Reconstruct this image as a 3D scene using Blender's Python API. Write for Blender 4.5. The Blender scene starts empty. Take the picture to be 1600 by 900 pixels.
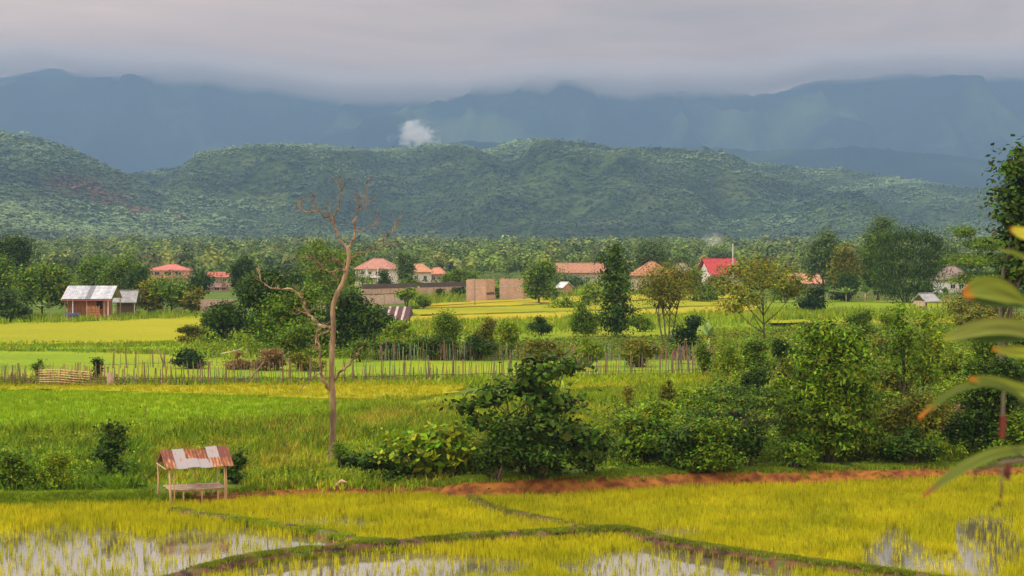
import bpy, bmesh, math, random
import numpy as np
from mathutils import Vector, Matrix

# ------------------------------------------------------------------ camera
SC = bpy.context.scene
COL = SC.collection
PI = math.pi
F, HZ, H = 2560.0, 400.0, 10.0       # focal length in photo pixels, horizon row, eye height

cam_d = bpy.data.cameras.new("camera"); cam = bpy.data.objects.new("camera", cam_d); COL.objects.link(cam)
cam.location = (0, 0, H); cam.rotation_euler = (PI/2, 0, 0)
cam_d.sensor_width = 36; cam_d.lens = 36*F/1600; cam_d.shift_y = -50/1600
cam_d.clip_start = 0.3; cam_d.clip_end = 40000
cam_d.dof.use_dof = True; cam_d.dof.focus_distance = 110; cam_d.dof.aperture_fstop = 4.6
SC.camera = cam

# ------------------------------------------------------------------ world, sun, exposure
W = bpy.data.worlds.new("World"); SC.world = W; W.use_nodes = True
nt = W.node_tree; N = nt.nodes; L = nt.links
for n in list(N): N.remove(n)
SUN_EL, SUN_AZ = 46, 246            # azimuth the light comes from, degrees clockwise from +Y
out = N.new('ShaderNodeOutputWorld')
sky = N.new('ShaderNodeTexSky'); sky.sky_type = 'NISHITA'; sky.sun_disc = False
sky.sun_elevation = math.radians(SUN_EL); sky.sun_rotation = math.radians(SUN_AZ)
b1 = N.new('ShaderNodeBackground'); b1.inputs[1].default_value = 0.1
L.new(sky.outputs[0], b1.inputs[0])
geo = N.new('ShaderNodeTexCoord'); sep = N.new('ShaderNodeSeparateXYZ'); L.new(geo.outputs['Generated'], sep.inputs[0])
ramp = N.new('ShaderNodeValToRGB'); ramp.color_ramp.interpolation = 'EASE'
els = ramp.color_ramp.elements
els[0].position = 0.0; els[0].color = (.66, .48, .35, 1)
els[1].position = 1.0; els[1].color = (1.75, 1.72, 1.70, 1)
for p, c in ((.105, (1.20, .76, .47)), (.152, (1.06, .72, .48)), (.19, (2.3, 1.8, 1.45)), (.26, (1.9, 1.6, 1.35)), (.4, (1.35, 1.2, 1.1))):
    e = els.new(p); e.color = c + (1,)
L.new(sep.outputs['Z'], ramp.inputs[0])
mp = N.new('ShaderNodeMapping'); mp.inputs['Scale'].default_value = (1.0, 1.0, 4.2); L.new(geo.outputs['Generated'], mp.inputs[0])
nz = N.new('ShaderNodeTexNoise'); nz.inputs['Scale'].default_value = 3.6; nz.inputs['Detail'].default_value = 7; nz.inputs['Roughness'].default_value = .52
nz.inputs['Distortion'].default_value = .5
L.new(mp.outputs[0], nz.inputs['Vector'])
mr = N.new('ShaderNodeMapRange'); mr.inputs[1].default_value = .3; mr.inputs[2].default_value = .72; mr.inputs[3].default_value = .52; mr.inputs[4].default_value = 1.42
L.new(nz.outputs[0], mr.inputs[0])
mul = N.new('ShaderNodeVectorMath'); mul.operation = 'SCALE'; L.new(ramp.outputs[0], mul.inputs[0]); L.new(mr.outputs[0], mul.inputs['Scale'])
b2 = N.new('ShaderNodeBackground'); b2.inputs[1].default_value = 1.0; L.new(mul.outputs[0], b2.inputs[0])
mix = N.new('ShaderNodeMixShader'); mix.inputs[0].default_value = .93
L.new(b1.outputs[0], mix.inputs[1]); L.new(b2.outputs[0], mix.inputs[2]); L.new(mix.outputs[0], out.inputs[0])

sun_d = bpy.data.lights.new("sun", 'SUN'); sun_d.energy = 1.9; sun_d.angle = math.radians(10); sun_d.color = (1, .94, .84)
sun = bpy.data.objects.new("sun", sun_d); COL.objects.link(sun)
az = math.radians(SUN_AZ); el = math.radians(SUN_EL)
sdir = Vector((math.sin(az)*math.cos(el), math.cos(az)*math.cos(el), math.sin(el)))
sun.rotation_euler = sdir.to_track_quat('Z', 'Y').to_euler(); sun.location = (0, -20, 60)

SC.view_settings.view_transform = 'Standard'; SC.view_settings.look = 'None'
SC.view_settings.exposure = 0.22; SC.view_settings.gamma = 1.0
SC.render.engine = 'CYCLES'
SC.cycles.volume_bounces = 2; SC.cycles.max_bounces = 7; SC.cycles.diffuse_bounces = 2
SC.cycles.transparent_max_bounces = 8; SC.cycles.use_denoising = True
SC.cycles.volume_max_steps = 128

# ------------------------------------------------------------------ helpers
def sstep(t): t = np.clip(t, 0, 1); return t*t*(3-2*t)
def _h(i, j, s):
    n = (i.astype(np.int64)*374761393 + j.astype(np.int64)*668265263 + s*1442695041) & 0xffffffff
    n = ((n ^ (n >> 13))*1274126177) & 0xffffffff
    return ((n ^ (n >> 16)) & 0xffff)/65535.0
def vn(x, y, s=0):
    x = np.asarray(x, float); y = np.asarray(y, float)
    i = np.floor(x); j = np.floor(y); u = sstep(x-i); v = sstep(y-j)
    a = _h(i, j, s); b = _h(i+1, j, s); c = _h(i, j+1, s); d = _h(i+1, j+1, s)
    return (a*(1-u)+b*u)*(1-v)+(c*(1-u)+d*u)*v
def fbm(x, y, o=4, s=0):
    r = 0; a = .5; t = 0
    for k in range(o):
        r = r+a*vn(np.asarray(x)*2**k, np.asarray(y)*2**k, s+k*17); t += a; a *= .5
    return r/t

BX = [-60, -20.1, -14.35, -12, -3.2, -2.1, 2.66, 6.8, 12.4, 23, 60]; BY = [63, 64.5, 65.6, 66.8, 67.7, 66.9, 68.1, 69.6, 70.7, 73.6, 82]
BH = [.28, .28, .30, .28, .32, .56, .60, .58, .52, .44, .44]
def gz(x, y):
    x = np.asarray(x, float); y = np.asarray(y, float)
    yb = np.interp(x, BX, BY) + (fbm(x*.6, y*0, 3, 5)-.5)*1.0
    t = sstep((y-yb)/1.1); bh = np.interp(x, BX, BH)
    z = -.15*(1-t)+bh*t
    z = z + sstep((y-yb-1.1)/26)*(.8-bh) + t*(fbm(x*.35, y*.35, 3, 9)-.5)*.22*np.exp(-np.clip(y-100, 0, None)/60)
    d = np.exp(-((x+12.95)/1.75)**6-((y-67.5)/1.7)**6); z = z*(1-d)+(.07+.05*fbm(x*2, y*2, 2, 8))*d      # trodden mud where the shelter stands
    return z + np.clip(y-650, 0, None)*.011
def G(px, py):
    z = .8
    for _ in range(12):
        Y = F*(H-z)/(py-HZ); X = (px-800)/F*Y; z = float(gz(X, Y))
    return Vector((X, Y, z))
def at(px, py, Y): return Vector(((px-800)/F*Y, Y, H-(py-HZ)/F*Y))

def npmesh(name, V, Fc, mat, col=None, smooth=False):
    """V (n,3); Fc one array (m,k) or a list of such arrays"""
    V = np.asarray(V, np.float32); Fs = Fc if isinstance(Fc, list) else [Fc]
    me = bpy.data.meshes.new(name); me.vertices.add(len(V)); me.vertices.foreach_set('co', V.ravel())
    li = np.concatenate([np.asarray(f, np.int32).ravel() for f in Fs])
    tot = np.concatenate([np.full(len(f), np.asarray(f).shape[1], np.int32) for f in Fs])
    me.loops.add(len(li)); me.loops.foreach_set('vertex_index', li)
    me.polygons.add(len(tot)); me.polygons.foreach_set('loop_start', np.concatenate([[0], np.cumsum(tot)[:-1]]).astype(np.int32))
    me.polygons.foreach_set('loop_total', tot)
    if smooth: me.polygons.foreach_set('use_smooth', np.ones(len(tot), bool))
    if col is not None:
        col = np.asarray(col, np.float32)
        if col.shape[1] == 3: col = np.hstack([col, np.ones((len(col), 1), np.float32)])
        a = me.color_attributes.new('col', 'FLOAT_COLOR', 'POINT'); a.data.foreach_set('color', col.ravel())
    me.update(calc_edges=True)
    if mat: me.materials.append(mat)
    return me
def link(name, me, parent=None, loc=None, rz=None):
    o = bpy.data.objects.new(name, me); COL.objects.link(o)
    if parent: o.parent = parent
    if loc is not None: o.location = loc
    if rz is not None: o.rotation_euler = (0, 0, rz)
    return o
def tag(o, label, cat, group=None, kind=None):
    o['label'] = label; o['category'] = cat
    if group: o['group'] = group
    if kind: o['kind'] = kind
    return o
def empty(name, label, cat, loc=(0, 0, 0), rz=0, group=None):
    o = bpy.data.objects.new(name, None); COL.objects.link(o); o.location = loc; o.rotation_euler = (0, 0, rz)
    return tag(o, label, cat, group)

class MB:
    """collects boxes, bars, tubes and loose polygons into one mesh"""
    def __init__(s): s.v = []; s.f = []; s.c = []
    def poly(s, pts, faces, c=(1, 1, 1)):
        k = len(s.v); s.v += [tuple(p) for p in pts]; s.f += [tuple(i+k for i in f) for f in faces]; s.c += [c]*len(pts)
    def box(s, x0, x1, y0, y1, z0, z1, c=(1, 1, 1)):
        s.poly([(x, y, z) for z in (z0, z1) for x, y in ((x0, y0), (x1, y0), (x1, y1), (x0, y1))],
               [(3, 2, 1, 0), (4, 5, 6, 7), (0, 1, 5, 4), (1, 2, 6, 5), (2, 3, 7, 6), (3, 0, 4, 7)], c)
    def tube(s, pts, rad, n=6, c=(1, 1, 1), cap=True):
        pts = [Vector(p) for p in pts]; k0 = len(s.v); rings = []
        for i, p in enumerate(pts):
            d = (pts[min(i+1, len(pts)-1)]-pts[max(i-1, 0)]).normalized()
            u = d.cross(Vector((0.13, 1, .07))).normalized(); w = d.cross(u)
            r = rad[i] if hasattr(rad, '__len__') else rad
            rings.append(len(s.v))
            for j in range(n):
                a = 2*PI*j/n; s.v.append(tuple(p+(u*math.cos(a)+w*math.sin(a))*r)); s.c.append(c)
        for i in range(len(pts)-1):
            for j in range(n):
                a, b = rings[i]+j, rings[i]+(j+1) % n
                s.f.append((a, b, b+n, a+n))
        if cap:
            s.f.append(tuple(rings[0]+j for j in range(n))[::-1]); s.f.append(tuple(rings[-1]+j for j in range(n)))
    def build(s, name, mat, parent=None, smooth=False, loc=None, rz=None, bevel=0):
        me = bpy.data.meshes.new(name); me.from_pydata(s.v, [], s.f); me.materials.append(mat)
        a = me.color_attributes.new('col', 'FLOAT_COLOR', 'POINT')
        a.data.foreach_set('color', np.array([tuple(c)+(1,) for c in s.c], np.float32).ravel())
        if smooth: me.polygons.foreach_set('use_smooth', [True]*len(me.polygons))
        me.update()
        return link(name, me, parent, loc, rz)

# ------------------------------------------------------------------ materials
def newmat(name):
    m = bpy.data.materials.new(name); m.use_nodes = True; t = m.node_tree
    return m, t, t.nodes, t.links, t.nodes['Principled BSDF']
def nnoise(N_, L_, scale, detail=4, vec=None, dims=None):
    n = N_.new('ShaderNodeTexNoise'); n.inputs['Scale'].default_value = scale; n.inputs['Detail'].default_value = detail
    if vec: L_.new(vec, n.inputs['Vector'])
    return n
def leafmat(name, trans=.3, rough=.55, var=.25, vscale=.6):
    m, t, N_, L_, p = newmat(name)
    a = N_.new('ShaderNodeAttribute'); a.attribute_name = 'col'
    p.inputs['Roughness'].default_value = rough; p.inputs['Specular IOR Level'].default_value = .08
    tr = N_.new('ShaderNodeBsdfTranslucent'); mx = N_.new('ShaderNodeMixShader'); mx.inputs[0].default_value = trans
    oi = N_.new('ShaderNodeTexCoord'); nn = nnoise(N_, L_, vscale, 3, oi.outputs['Object'])
    r = N_.new('ShaderNodeMapRange'); r.inputs[1].default_value = .3; r.inputs[2].default_value = .7
    r.inputs[3].default_value = 1-var; r.inputs[4].default_value = 1+var; L_.new(nn.outputs[0], r.inputs[0])
    s = N_.new('ShaderNodeVectorMath'); s.operation = 'SCALE'; L_.new(a.outputs['Color'], s.inputs[0]); L_.new(r.outputs[0], s.inputs['Scale'])
    L_.new(s.outputs[0], p.inputs['Base Color']); L_.new(s.outputs[0], tr.inputs[0])
    L_.new(p.outputs[0], mx.inputs[1]); L_.new(tr.outputs[0], mx.inputs[2]); L_.new(mx.outputs[0], N_['Material Output'].inputs[0])
    return m
def noisemat(name, c1, c2, scale=3, rough=.85, bump=.3, bscale=None, stretch=(1, 1, 1), attr=False, spec=.3, detail=6, bdist=.05):
    m, t, N_, L_, p = newmat(name)
    tc = N_.new('ShaderNodeTexCoord'); mpn = N_.new('ShaderNodeMapping'); mpn.inputs['Scale'].default_value = stretch
    L_.new(tc.outputs['Object'], mpn.inputs[0])
    nn = nnoise(N_, L_, scale, detail, mpn.outputs[0])
    r = N_.new('ShaderNodeValToRGB'); r.color_ramp.elements[0].position = .36; r.color_ramp.elements[1].position = .64
    r.color_ramp.elements[0].color = tuple(c1)+(1,); r.color_ramp.elements[1].color = tuple(c2)+(1,)
    L_.new(nn.outputs[0], r.inputs[0]); src = r.outputs[0]
    if attr:
        a = N_.new('ShaderNodeAttribute'); a.attribute_name = 'col'
        mm = N_.new('ShaderNodeMix'); mm.data_type = 'RGBA'; mm.blend_type = 'MULTIPLY'; mm.inputs[0].default_value = 1
        L_.new(src, mm.inputs[6]); L_.new(a.outputs['Color'], mm.inputs[7]); src = mm.outputs[2]
    L_.new(src, p.inputs['Base Color']); p.inputs['Roughness'].default_value = rough; p.inputs['Specular IOR Level'].default_value = spec
    if bump:
        n2 = nnoise(N_, L_, bscale or scale*4, 5, mpn.outputs[0]); b = N_.new('ShaderNodeBump'); b.inputs['Strength'].default_value = bump
        b.inputs['Distance'].default_value = bdist; L_.new(n2.outputs[0], b.inputs['Height']); L_.new(b.outputs[0], p.inputs['Normal'])
    return m

M_leaf = leafmat('leaves', .18)
M_rice = leafmat('rice_blades', .4, .5, .14, .5)
M_bark = noisemat('bark', (.05, .04, .022), (.15, .12, .07), 4, stretch=(1, 1, .3))
M_deadwood = noisemat('dead_wood', (.11, .065, .034), (.40, .26, .145), 2.2, stretch=(1.2, 1.2, .3), bump=.6, bscale=7)
M_wood = noisemat('weathered_wood', (.75, .75, .75), (1.15, 1.15, 1.15), 5, stretch=(1, 1, .3), attr=True)
M_plaster = noisemat('plaster', (.86, .85, .84), (1.1, 1.1, 1.1), 1.2, attr=True, rough=.9, bump=.1)
M_tile = noisemat('roof_tiles', (.75, .75, .75), (1.15, 1.15, 1.15), 1.6, attr=True, rough=.8, bump=.3)
M_metalroof = noisemat('metal_sheet', (.72, .72, .72), (1.12, 1.12, 1.12), 1.8, attr=True, rough=.55, bump=.15, spec=.5)
M_glass = newmat('window_glass')[0]; M_glass.node_tree.nodes['Principled BSDF'].inputs['Base Color'].default_value = (.03, .035, .04, 1)
M_glass.node_tree.nodes['Principled BSDF'].inputs['Roughness'].default_value = .15

# ------------------------------------------------------------------ terrain
ys = np.concatenate([np.linspace(1, 58, 30), np.arange(59, 82, .25), np.geomspace(82.5, 700, 130), np.geomspace(710, 16000, 60)])
us = np.linspace(-1, 1, 241)
X = us[None, :]*(ys[:, None]*.42+18); Y = np.repeat(ys[:, None], len(us), 1); Z = gz(X, Y)
Z = np.where(Y > 2300, gz(X, Y*0+2300)-(Y-2300)*.0, Z)
nr, nc = X.shape
idx = np.arange(nr*nc).reshape(nr, nc)
quads = np.stack([idx[:-1, :-1], idx[:-1, 1:], idx[1:, 1:], idx[1:, :-1]], -1).reshape(-1, 4)
yb = np.interp(X, BX, BY)
earth = np.clip(1.25-np.abs((Y-yb-.65)/.95)**2, 0, 1)*np.interp((X*F/Y+800), [0, 230, 260, 420, 700, 1000, 1700], [.42, .45, .8, .95, 1, 1, .9])+np.exp(-((X+12.95)/1.8)**4-((Y-67.3)/1.5)**4)*.8; earth = np.clip(earth, 0, 1)
def gmat():
    m, t, N_, L_, p = newmat('ground_soil_and_grass')
    tc = N_.new('ShaderNodeTexCoord')
    n1 = nnoise(N_, L_, .22, 6, tc.outputs['Object']); n2 = nnoise(N_, L_, 1.9, 5, tc.outputs['Object'])
    r = N_.new('ShaderNodeValToRGB'); e = r.color_ramp.elements
    e[0].position = .32; e[0].color = (.05, .095, .008, 1); e[1].position = .68; e[1].color = (.15, .16, .018, 1)
    k = e.new(.5); k.color = (.10, .165, .010, 1)
    L_.new(n1.outputs[0], r.inputs[0])
    r2 = N_.new('ShaderNodeValToRGB'); r2.color_ramp.elements[0].color = (.13, .040, .014, 1); r2.color_ramp.elements[1].color = (.38, .145, .028, 1)
    r2.color_ramp.elements[0].position = .35; r2.color_ramp.elements[1].position = .66
    L_.new(n2.outputs[0], r2.inputs[0])
    a = N_.new('ShaderNodeAttribute'); a.attribute_name = 'col'
    sc = N_.new('ShaderNodeSeparateColor'); L_.new(a.outputs['Color'], sc.inputs[0])
    ad = N_.new('ShaderNodeMath'); ad.operation = 'MULTIPLY_ADD'; L_.new(n2.outputs[0], ad.inputs[0]); ad.inputs[1].default_value = 1.2; ad.inputs[2].default_value = -.6
    a2 = N_.new('ShaderNodeMath'); a2.operation = 'ADD'; a2.use_clamp = True; L_.new(ad.outputs[0], a2.inputs[0]); L_.new(sc.outputs[0], a2.inputs[1])
    m1 = N_.new('ShaderNodeMapRange'); m1.inputs[1].default_value = .35; m1.inputs[2].default_value = .6; L_.new(a2.outputs[0], m1.inputs[0])
    mm = N_.new('ShaderNodeMix'); mm.data_type = 'RGBA'; L_.new(m1.outputs[0], mm.inputs[0]); L_.new(r.outputs[0], mm.inputs[6]); L_.new(r2.outputs[0], mm.inputs[7])
    L_.new(mm.outputs[2], p.inputs['Base Color']); p.inputs['Roughness'].default_value = .95; p.inputs['Specular IOR Level'].default_value = .15
    b = N_.new('ShaderNodeBump'); b.inputs['Strength'].default_value = .7; b.inputs['Distance'].default_value = .12
    n3 = nnoise(N_, L_, 6, 6, tc.outputs['Object']); L_.new(n3.outputs[0], b.inputs['Height']); L_.new(b.outputs[0], p.inputs['Normal'])
    return m
Z = Z + earth*(fbm(X*3.1, Y*3.1, 4, 3)-.5)*.13
cc = np.stack([earth.ravel()]*3, -1)
ground = link('ground', npmesh('ground', np.stack([X, Y, Z], -1).reshape(-1, 3), quads, gmat(), cc, True)); ground['kind'] = 'structure'

# paddy water
def wmat():
    m, t, N_, L_, p = newmat('paddy_water')
    p.inputs['Base Color'].default_value = (.13, .11, .06, 1); p.inputs['Roughness'].default_value = .02
    p.inputs['IOR'].default_value = 2.5; p.inputs['Specular IOR Level'].default_value = 1.0
    tc = N_.new('ShaderNodeTexCoord'); n3 = nnoise(N_, L_, 7, 3, tc.outputs['Object']); b = N_.new('ShaderNodeBump')
    b.inputs['Strength'].default_value = .05; b.inputs['Distance'].default_value = .02; L_.new(n3.outputs[0], b.inputs['Height']); L_.new(b.outputs[0], p.inputs['Normal'])
    return m
mb = MB(); mb.poly([(-60, 20, 0), (60, 20, 0), (60, 82, 0), (-60, 82, 0)], [(0, 1, 2, 3)])
o = mb.build('water', wmat()); o['kind'] = 'structure'

# ------------------------------------------------------------------ hills and mountains
def hillmat(name, c1, c2, c3, s):
    m, t, N_, L_, p = newmat(name)
    tc = N_.new('ShaderNodeTexCoord'); n1 = nnoise(N_, L_, s, 8, tc.outputs['Object']); n2 = nnoise(N_, L_, s*9, 4, tc.outputs['Object'])
    n1.inputs['Roughness'].default_value = .62
    r = N_.new('ShaderNodeValToRGB'); e = r.color_ramp.elements; e[0].position = .35; e[0].color = c1+(1,); e[1].position = .66; e[1].color = c3+(1,)
    k = e.new(.5); k.color = c2+(1,)
    L_.new(n1.outputs[0], r.inputs[0]); L_.new(r.outputs[0], p.inputs['Base Color']); p.inputs['Roughness'].default_value = 1; p.inputs['Specular IOR Level'].default_value = 0
    b = N_.new('ShaderNodeBump'); b.inputs['Strength'].default_value = 1; b.inputs['Distance'].default_value = 12; L_.new(n2.outputs[0], b.inputs['Height']); L_.new(b.outputs[0], p.inputs['Normal'])
    return m
def hill(name, ridge, Yr, depth, mat, seed, res=(420, 130), rug=.35, jag=0):
    """ridge: photo-pixel silhouette of the crest, depth: metres from foot to crest"""
    rp = np.array(ridge, float); x0, x1 = rp[0, 0], rp[-1, 0]
    px = np.linspace(x0, x1, res[0]); crest = np.interp(px, rp[:, 0], rp[:, 1])
    k = np.ones(9)/9; crest = np.convolve(np.pad(crest, 4, 'edge'), k, 'valid')
    zr = H-(crest-HZ)/F*Yr; xs = (px-800)/F*Yr
    v = np.concatenate([np.linspace(0, 1, res[1]), np.linspace(1.05, 1.8, 14)])
    Xg = np.repeat(xs[None, :], len(v), 0); Yg = Yr-depth+v[:, None]*depth+0*Xg
    zb = 6 + np.clip(Yr-depth-650, 0, 1650)*.0
    prof = np.where(v < 1, (v**.85)*(.55+.45*v), 1-(v-1)*.9)[:, None]
    zz = zb+(zr[None, :]-zb)*prof
    wl = depth*.42
    n = fbm(Xg/wl+seed, Yg/wl*.6, 5, seed)-.5
    rid = 1-np.abs(fbm(Xg/wl*1.7+seed*3, Yg/wl*.35, 4, seed+9)-.5)*4
    env = np.clip(v*(1.02-v)*4, 0, 1)[:, None]
    zz = zz+(zr[None, :]-zb)*env*rug*(n*1.0+rid*.55-.22)
    zz = zz+(fbm(Xg/25, Yg/25, 3, seed+2)-.5)*jag
    # nothing in front may rise above the line of sight to the crest
    lim = H+(zr[None, :]-H)*(Yg/Yr)*(1-.02*(1-np.clip(v, 0, 1)))[:, None]
    zz = np.where((v < 1)[:, None], np.minimum(zz, lim), zz)
    # the whole range stands in the plain
    ix = np.arange(Xg.size).reshape(Xg.shape)
    q = np.stack([ix[:-1, :-1], ix[:-1, 1:], ix[1:, 1:], ix[1:, :-1]], -1).reshape(-1, 4)
    o = link(name, npmesh(name, np.stack([Xg, Yg, zz], -1).reshape(-1, 3), q, mat, None, True)); o['kind'] = 'structure'
    return Xg, Yg, zz, v

MH = hillmat('hill_forest_floor', (.035, .06, .02), (.07, .11, .03), (.13, .17, .045), .012)
MM = hillmat('mountain_forest', (.008, .022, .022), (.02, .045, .03), (.10, .14, .05), .0013)
R_left = [(-260, 190), (-60, 196), (0, 206), (60, 216), (120, 236), (165, 258), (215, 281), (250, 303), (300, 334), (345, 352), (400, 372), (460, 392)]
R_mid = [(60, 372), (150, 345), (230, 303), (300, 272), (380, 248), (440, 233), (490, 227), (540, 233), (580, 238), (640, 234), (680, 224), (720, 229),
         (760, 238), (800, 223), (850, 219), (900, 225), (960, 233), (1010, 233), (1060, 237), (1120, 249), (1200, 259), (1270, 263), (1310, 259),
         (1350, 268), (1400, 281), (1480, 293), (1550, 298), (1700, 302), (1850, 306)]
R_step = [(160, 300), (230, 276), (330, 262), (420, 246), (560, 236), (640, 226), (760, 224), (900, 236), (1050, 230), (1200, 236), (1350, 228), (1480, 240), (1600, 262), (1800, 280)]
R_far = [(-260, 130), (-60, 126), (20, 119), (70, 104), (130, 119), (200, 120), (310, 108), (380, 112), (440, 118), (540, 128), (650, 130), (720, 132), (780, 128), (820, 122),
         (900, 124), (1000, 124), (1100, 132), (1160, 150), (1200, 148), (1265, 133), (1330, 128), (1400, 122), (1470, 112), (1550, 106), (1700, 98), (1900, 90)]
gl = hill('hills', R_left, 2500, 900, MH, 3, (220, 110), .5, 4)
gm = hill('hills', R_mid, 3500, 1400, MH, 11, (460, 130), .95, 5)
hill('mountains', R_step, 6200, 2300, MM, 23, (360, 90), .6, 14)
hill('mountains', R_far, 9000, 2600, MM, 31, (520, 130), .8, 22)

# ------------------------------------------------------------------ foliage generators
def unit(v): return v/np.maximum(np.linalg.norm(v, axis=-1, keepdims=True), 1e-9)
def leaves_np(C, Nn, size, aspect, rng, cols, droop=.3):
    n = len(C); d = rng.normal(size=(n, 3)); d[:, 2] -= droop; Nn = unit(Nn)
    d = unit(d-(d*Nn).sum(1, keepdims=True)*Nn); s = np.cross(Nn, d)
    L_ = (size*rng.uniform(.6, 1.35, n))[:, None]; w = L_*aspect
    a = C-d*L_*.5; b = C+s*w*.5+d*L_*.05-Nn*w*.18; c = C+d*L_*.5-Nn*L_*.12; e = C-s*w*.5+d*L_*.05-Nn*w*.18
    V = np.stack([a, b, c, e], 1).reshape(-1, 3); Q = np.arange(n*4).reshape(-1, 4)
    return V, Q, np.repeat(cols, 4, 0)
PAL = {
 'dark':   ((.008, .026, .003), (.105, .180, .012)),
 'deep':   ((.006, .020, .004), (.060, .120, .020)),
 'mid':    ((.022, .062, .004), (.250, .370, .014)),
 'fresh':  ((.050, .120, .005), (.430, .540, .018)),
 'olive':  ((.045, .066, .006), (.360, .340, .024)),
 'yellow': ((.110, .130, .008), (.380, .340, .020)),
 'dry':    ((.120, .070, .025), (.400, .250, .090)),
 'blueg':  ((.040, .080, .020), (.200, .290, .070)),
}
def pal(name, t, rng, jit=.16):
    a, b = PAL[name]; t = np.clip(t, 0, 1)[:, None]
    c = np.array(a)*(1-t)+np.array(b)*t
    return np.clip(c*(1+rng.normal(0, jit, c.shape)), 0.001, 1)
def crown_np(lobes, nclump, per, size, palette, rng, clump=.5, flat=.6, aspect=.5, inner=.3, up=.7, droop=.3, low=-.35, shell=(.72, 1.03)):
    lo = np.array(lobes, float); w = lo[:, 3]*lo[:, 5]; w /= w.sum()
    k = rng.choice(len(lo), nclump, p=w); d = unit(rng.normal(size=(nclump, 3)))
    bad = d[:, 2] < low; d[bad, 2] *= -1
    r = rng.uniform(shell[0], shell[1], nclump)*(1+rng.normal(0, .07, nclump))
    cen = lo[k, :3]+d*lo[k, 3:6]*r[:, None]
    tone = rng.uniform(0, 1, nclump)
    # leaves round the clumps
    ci = np.repeat(np.arange(nclump), per)
    off = rng.normal(size=(len(ci), 3))*clump*np.array([1, 1, flat])*rng.uniform(.6, 1.2, nclump)[ci][:, None]
    C = cen[ci]+off
    Nn = d[ci]*.5+np.array([0, 0, up])+rng.normal(size=C.shape)*.42
    t = tone[ci]*.5+rng.uniform(0, 1, len(ci))**1.3*.5
    ni = int(len(ci)*inner); k2 = rng.choice(len(lo), ni, p=w); d2 = unit(rng.normal(size=(ni, 3)))
    C2 = lo[k2, :3]+d2*lo[k2, 3:6]*(rng.uniform(.05, .74, ni)**.6)[:, None]
    Cc = np.vstack([C, C2]); Nc = np.vstack([Nn, d2+rng.normal(size=C2.shape)*.4])
    tt = np.concatenate([t, rng.uniform(0, 1, ni)]); sz = np.concatenate([np.full(len(C), size), np.full(ni, size*1.7)])
    return leaves_np(Cc, Nc, sz, aspect, rng, pal(palette, tt, rng), droop)
def keep_above(V, Q, C_, z):
    v = V.reshape(-1, 4, 3); ok = v[:, :, 2].min(1) > z
    v = v[ok].reshape(-1, 3); return v, np.arange(len(v)).reshape(-1, 4), C_.reshape(-1, 4, C_.shape[1])[ok].reshape(-1, C_.shape[1])

def rand_lobes(w, h, d, n, rng, z0=.0, form='round'):
    """n lobes filling an envelope w x d x h standing on z=0"""
    L_ = []
    for i in range(n):
        t = (i+.5)/n
        if form == 'round': zc = z0*h+(h*(1-z0))*rng.uniform(.2, .8); rr = math.sqrt(max(.1, 1-((zc/h-.42)/.75)**2))
        elif form == 'mound': zc = h*rng.uniform(.1, .66); rr = max(.15, 1-(zc/h)**1.4)
        elif form == 'column': zc = z0*h+(h*(1-z0))*t; rr = .75-.45*abs(t-.35)
        elif form == 'top': zc = h*rng.uniform(.62, .85); rr = .9
        a = rng.uniform(0, 2*PI); q = math.sqrt(rng.uniform(0, 1))*rr*.58
        s = rng.uniform(.28, .44)*(rr*.6+.4)
        rz = min(s*h*.62, h-zc, max(zc, .12*h)) if form != 'top' else h*.17
        L_.append((math.cos(a)*q*w/2, math.sin(a)*q*d/2, zc, s*w/2*1.15, s*d/2*1.15, max(rz, .08*h)))
    return L_

_seed = [100]
def nrng():
    _seed[0] += 1; return np.random.default_rng(_seed[0])

def fit(lobes, w, h, d):
    kx = w/2/max(max(abs(l[0]-l[3]*.93), abs(l[0]+l[3]*.93)) for l in lobes); ky = d/2/max(abs(l[1])+l[4] for l in lobes); kz = h/max(l[2]+l[5]*.97 for l in lobes)
    return [(a*kx, b*ky, c*kz, e*kx, f*ky, q*kz) for a, b, c, e, f, q in lobes]
def bush(label, px, base, top, wpx, palette='mid', name='bush', cat='bush', group=None, form='mound', n=7, dens=1.0, leaf=None, aspect=.5,
         clump=None, flat=.6, up=.7, Y=None, stems=True, inner=.35, depth=.9, low=-.2, sx=0):
    """bush standing where the ray through (px, base) meets the ground"""
    rng = nrng(); g = G(px, base)
    if Y: X_ = (px-800)/F*Y; g = Vector((X_, Y, float(gz(X_, Y))))
    s = F/g.y; w = wpx/s; h = (H-(top-HZ)/s)-g.z
    d = w*depth
    lobes = fit(rand_lobes(w, h, d, n, rng, form=form), w, h, d)
    if sx: lobes = [(a+sx*c, b, c, e, f, q) for a, b, c, e, f, q in lobes]
    ls = leaf or max(.11, 2.6/s*1.35)
    cl = clump or max(.10*min(w, h), ls*1.1)
    area = PI*w*h*.9
    tot = int(dens*2.6*area/(ls*ls*aspect)); tot = min(tot, 26000); per = 16
    V, Q, C_ = crown_np(lobes, max(12, tot//per), per, ls, palette, rng, cl, flat, aspect, inner, up, low=low)
    V, Q, C_ = keep_above(V, Q, C_, -.05)
    root = empty(name, label, cat, g, 0, group)
    link('foliage', npmesh('foliage', V, Q, M_leaf, C_), root)
    if stems:
        mb = MB()
        for i in range(min(6, n)):
            l = lobes[i % len(lobes)]; r0 = .012*h+.012
            mb.tube([(l[0]*.15, l[1]*.15, -.05), (l[0]*.5, l[1]*.5, l[2]*.5), (l[0], l[1], l[2])], [r0*1.4, r0, r0*.5], 5)
        mb.build('stem', M_bark, root, True)
    return root

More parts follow.
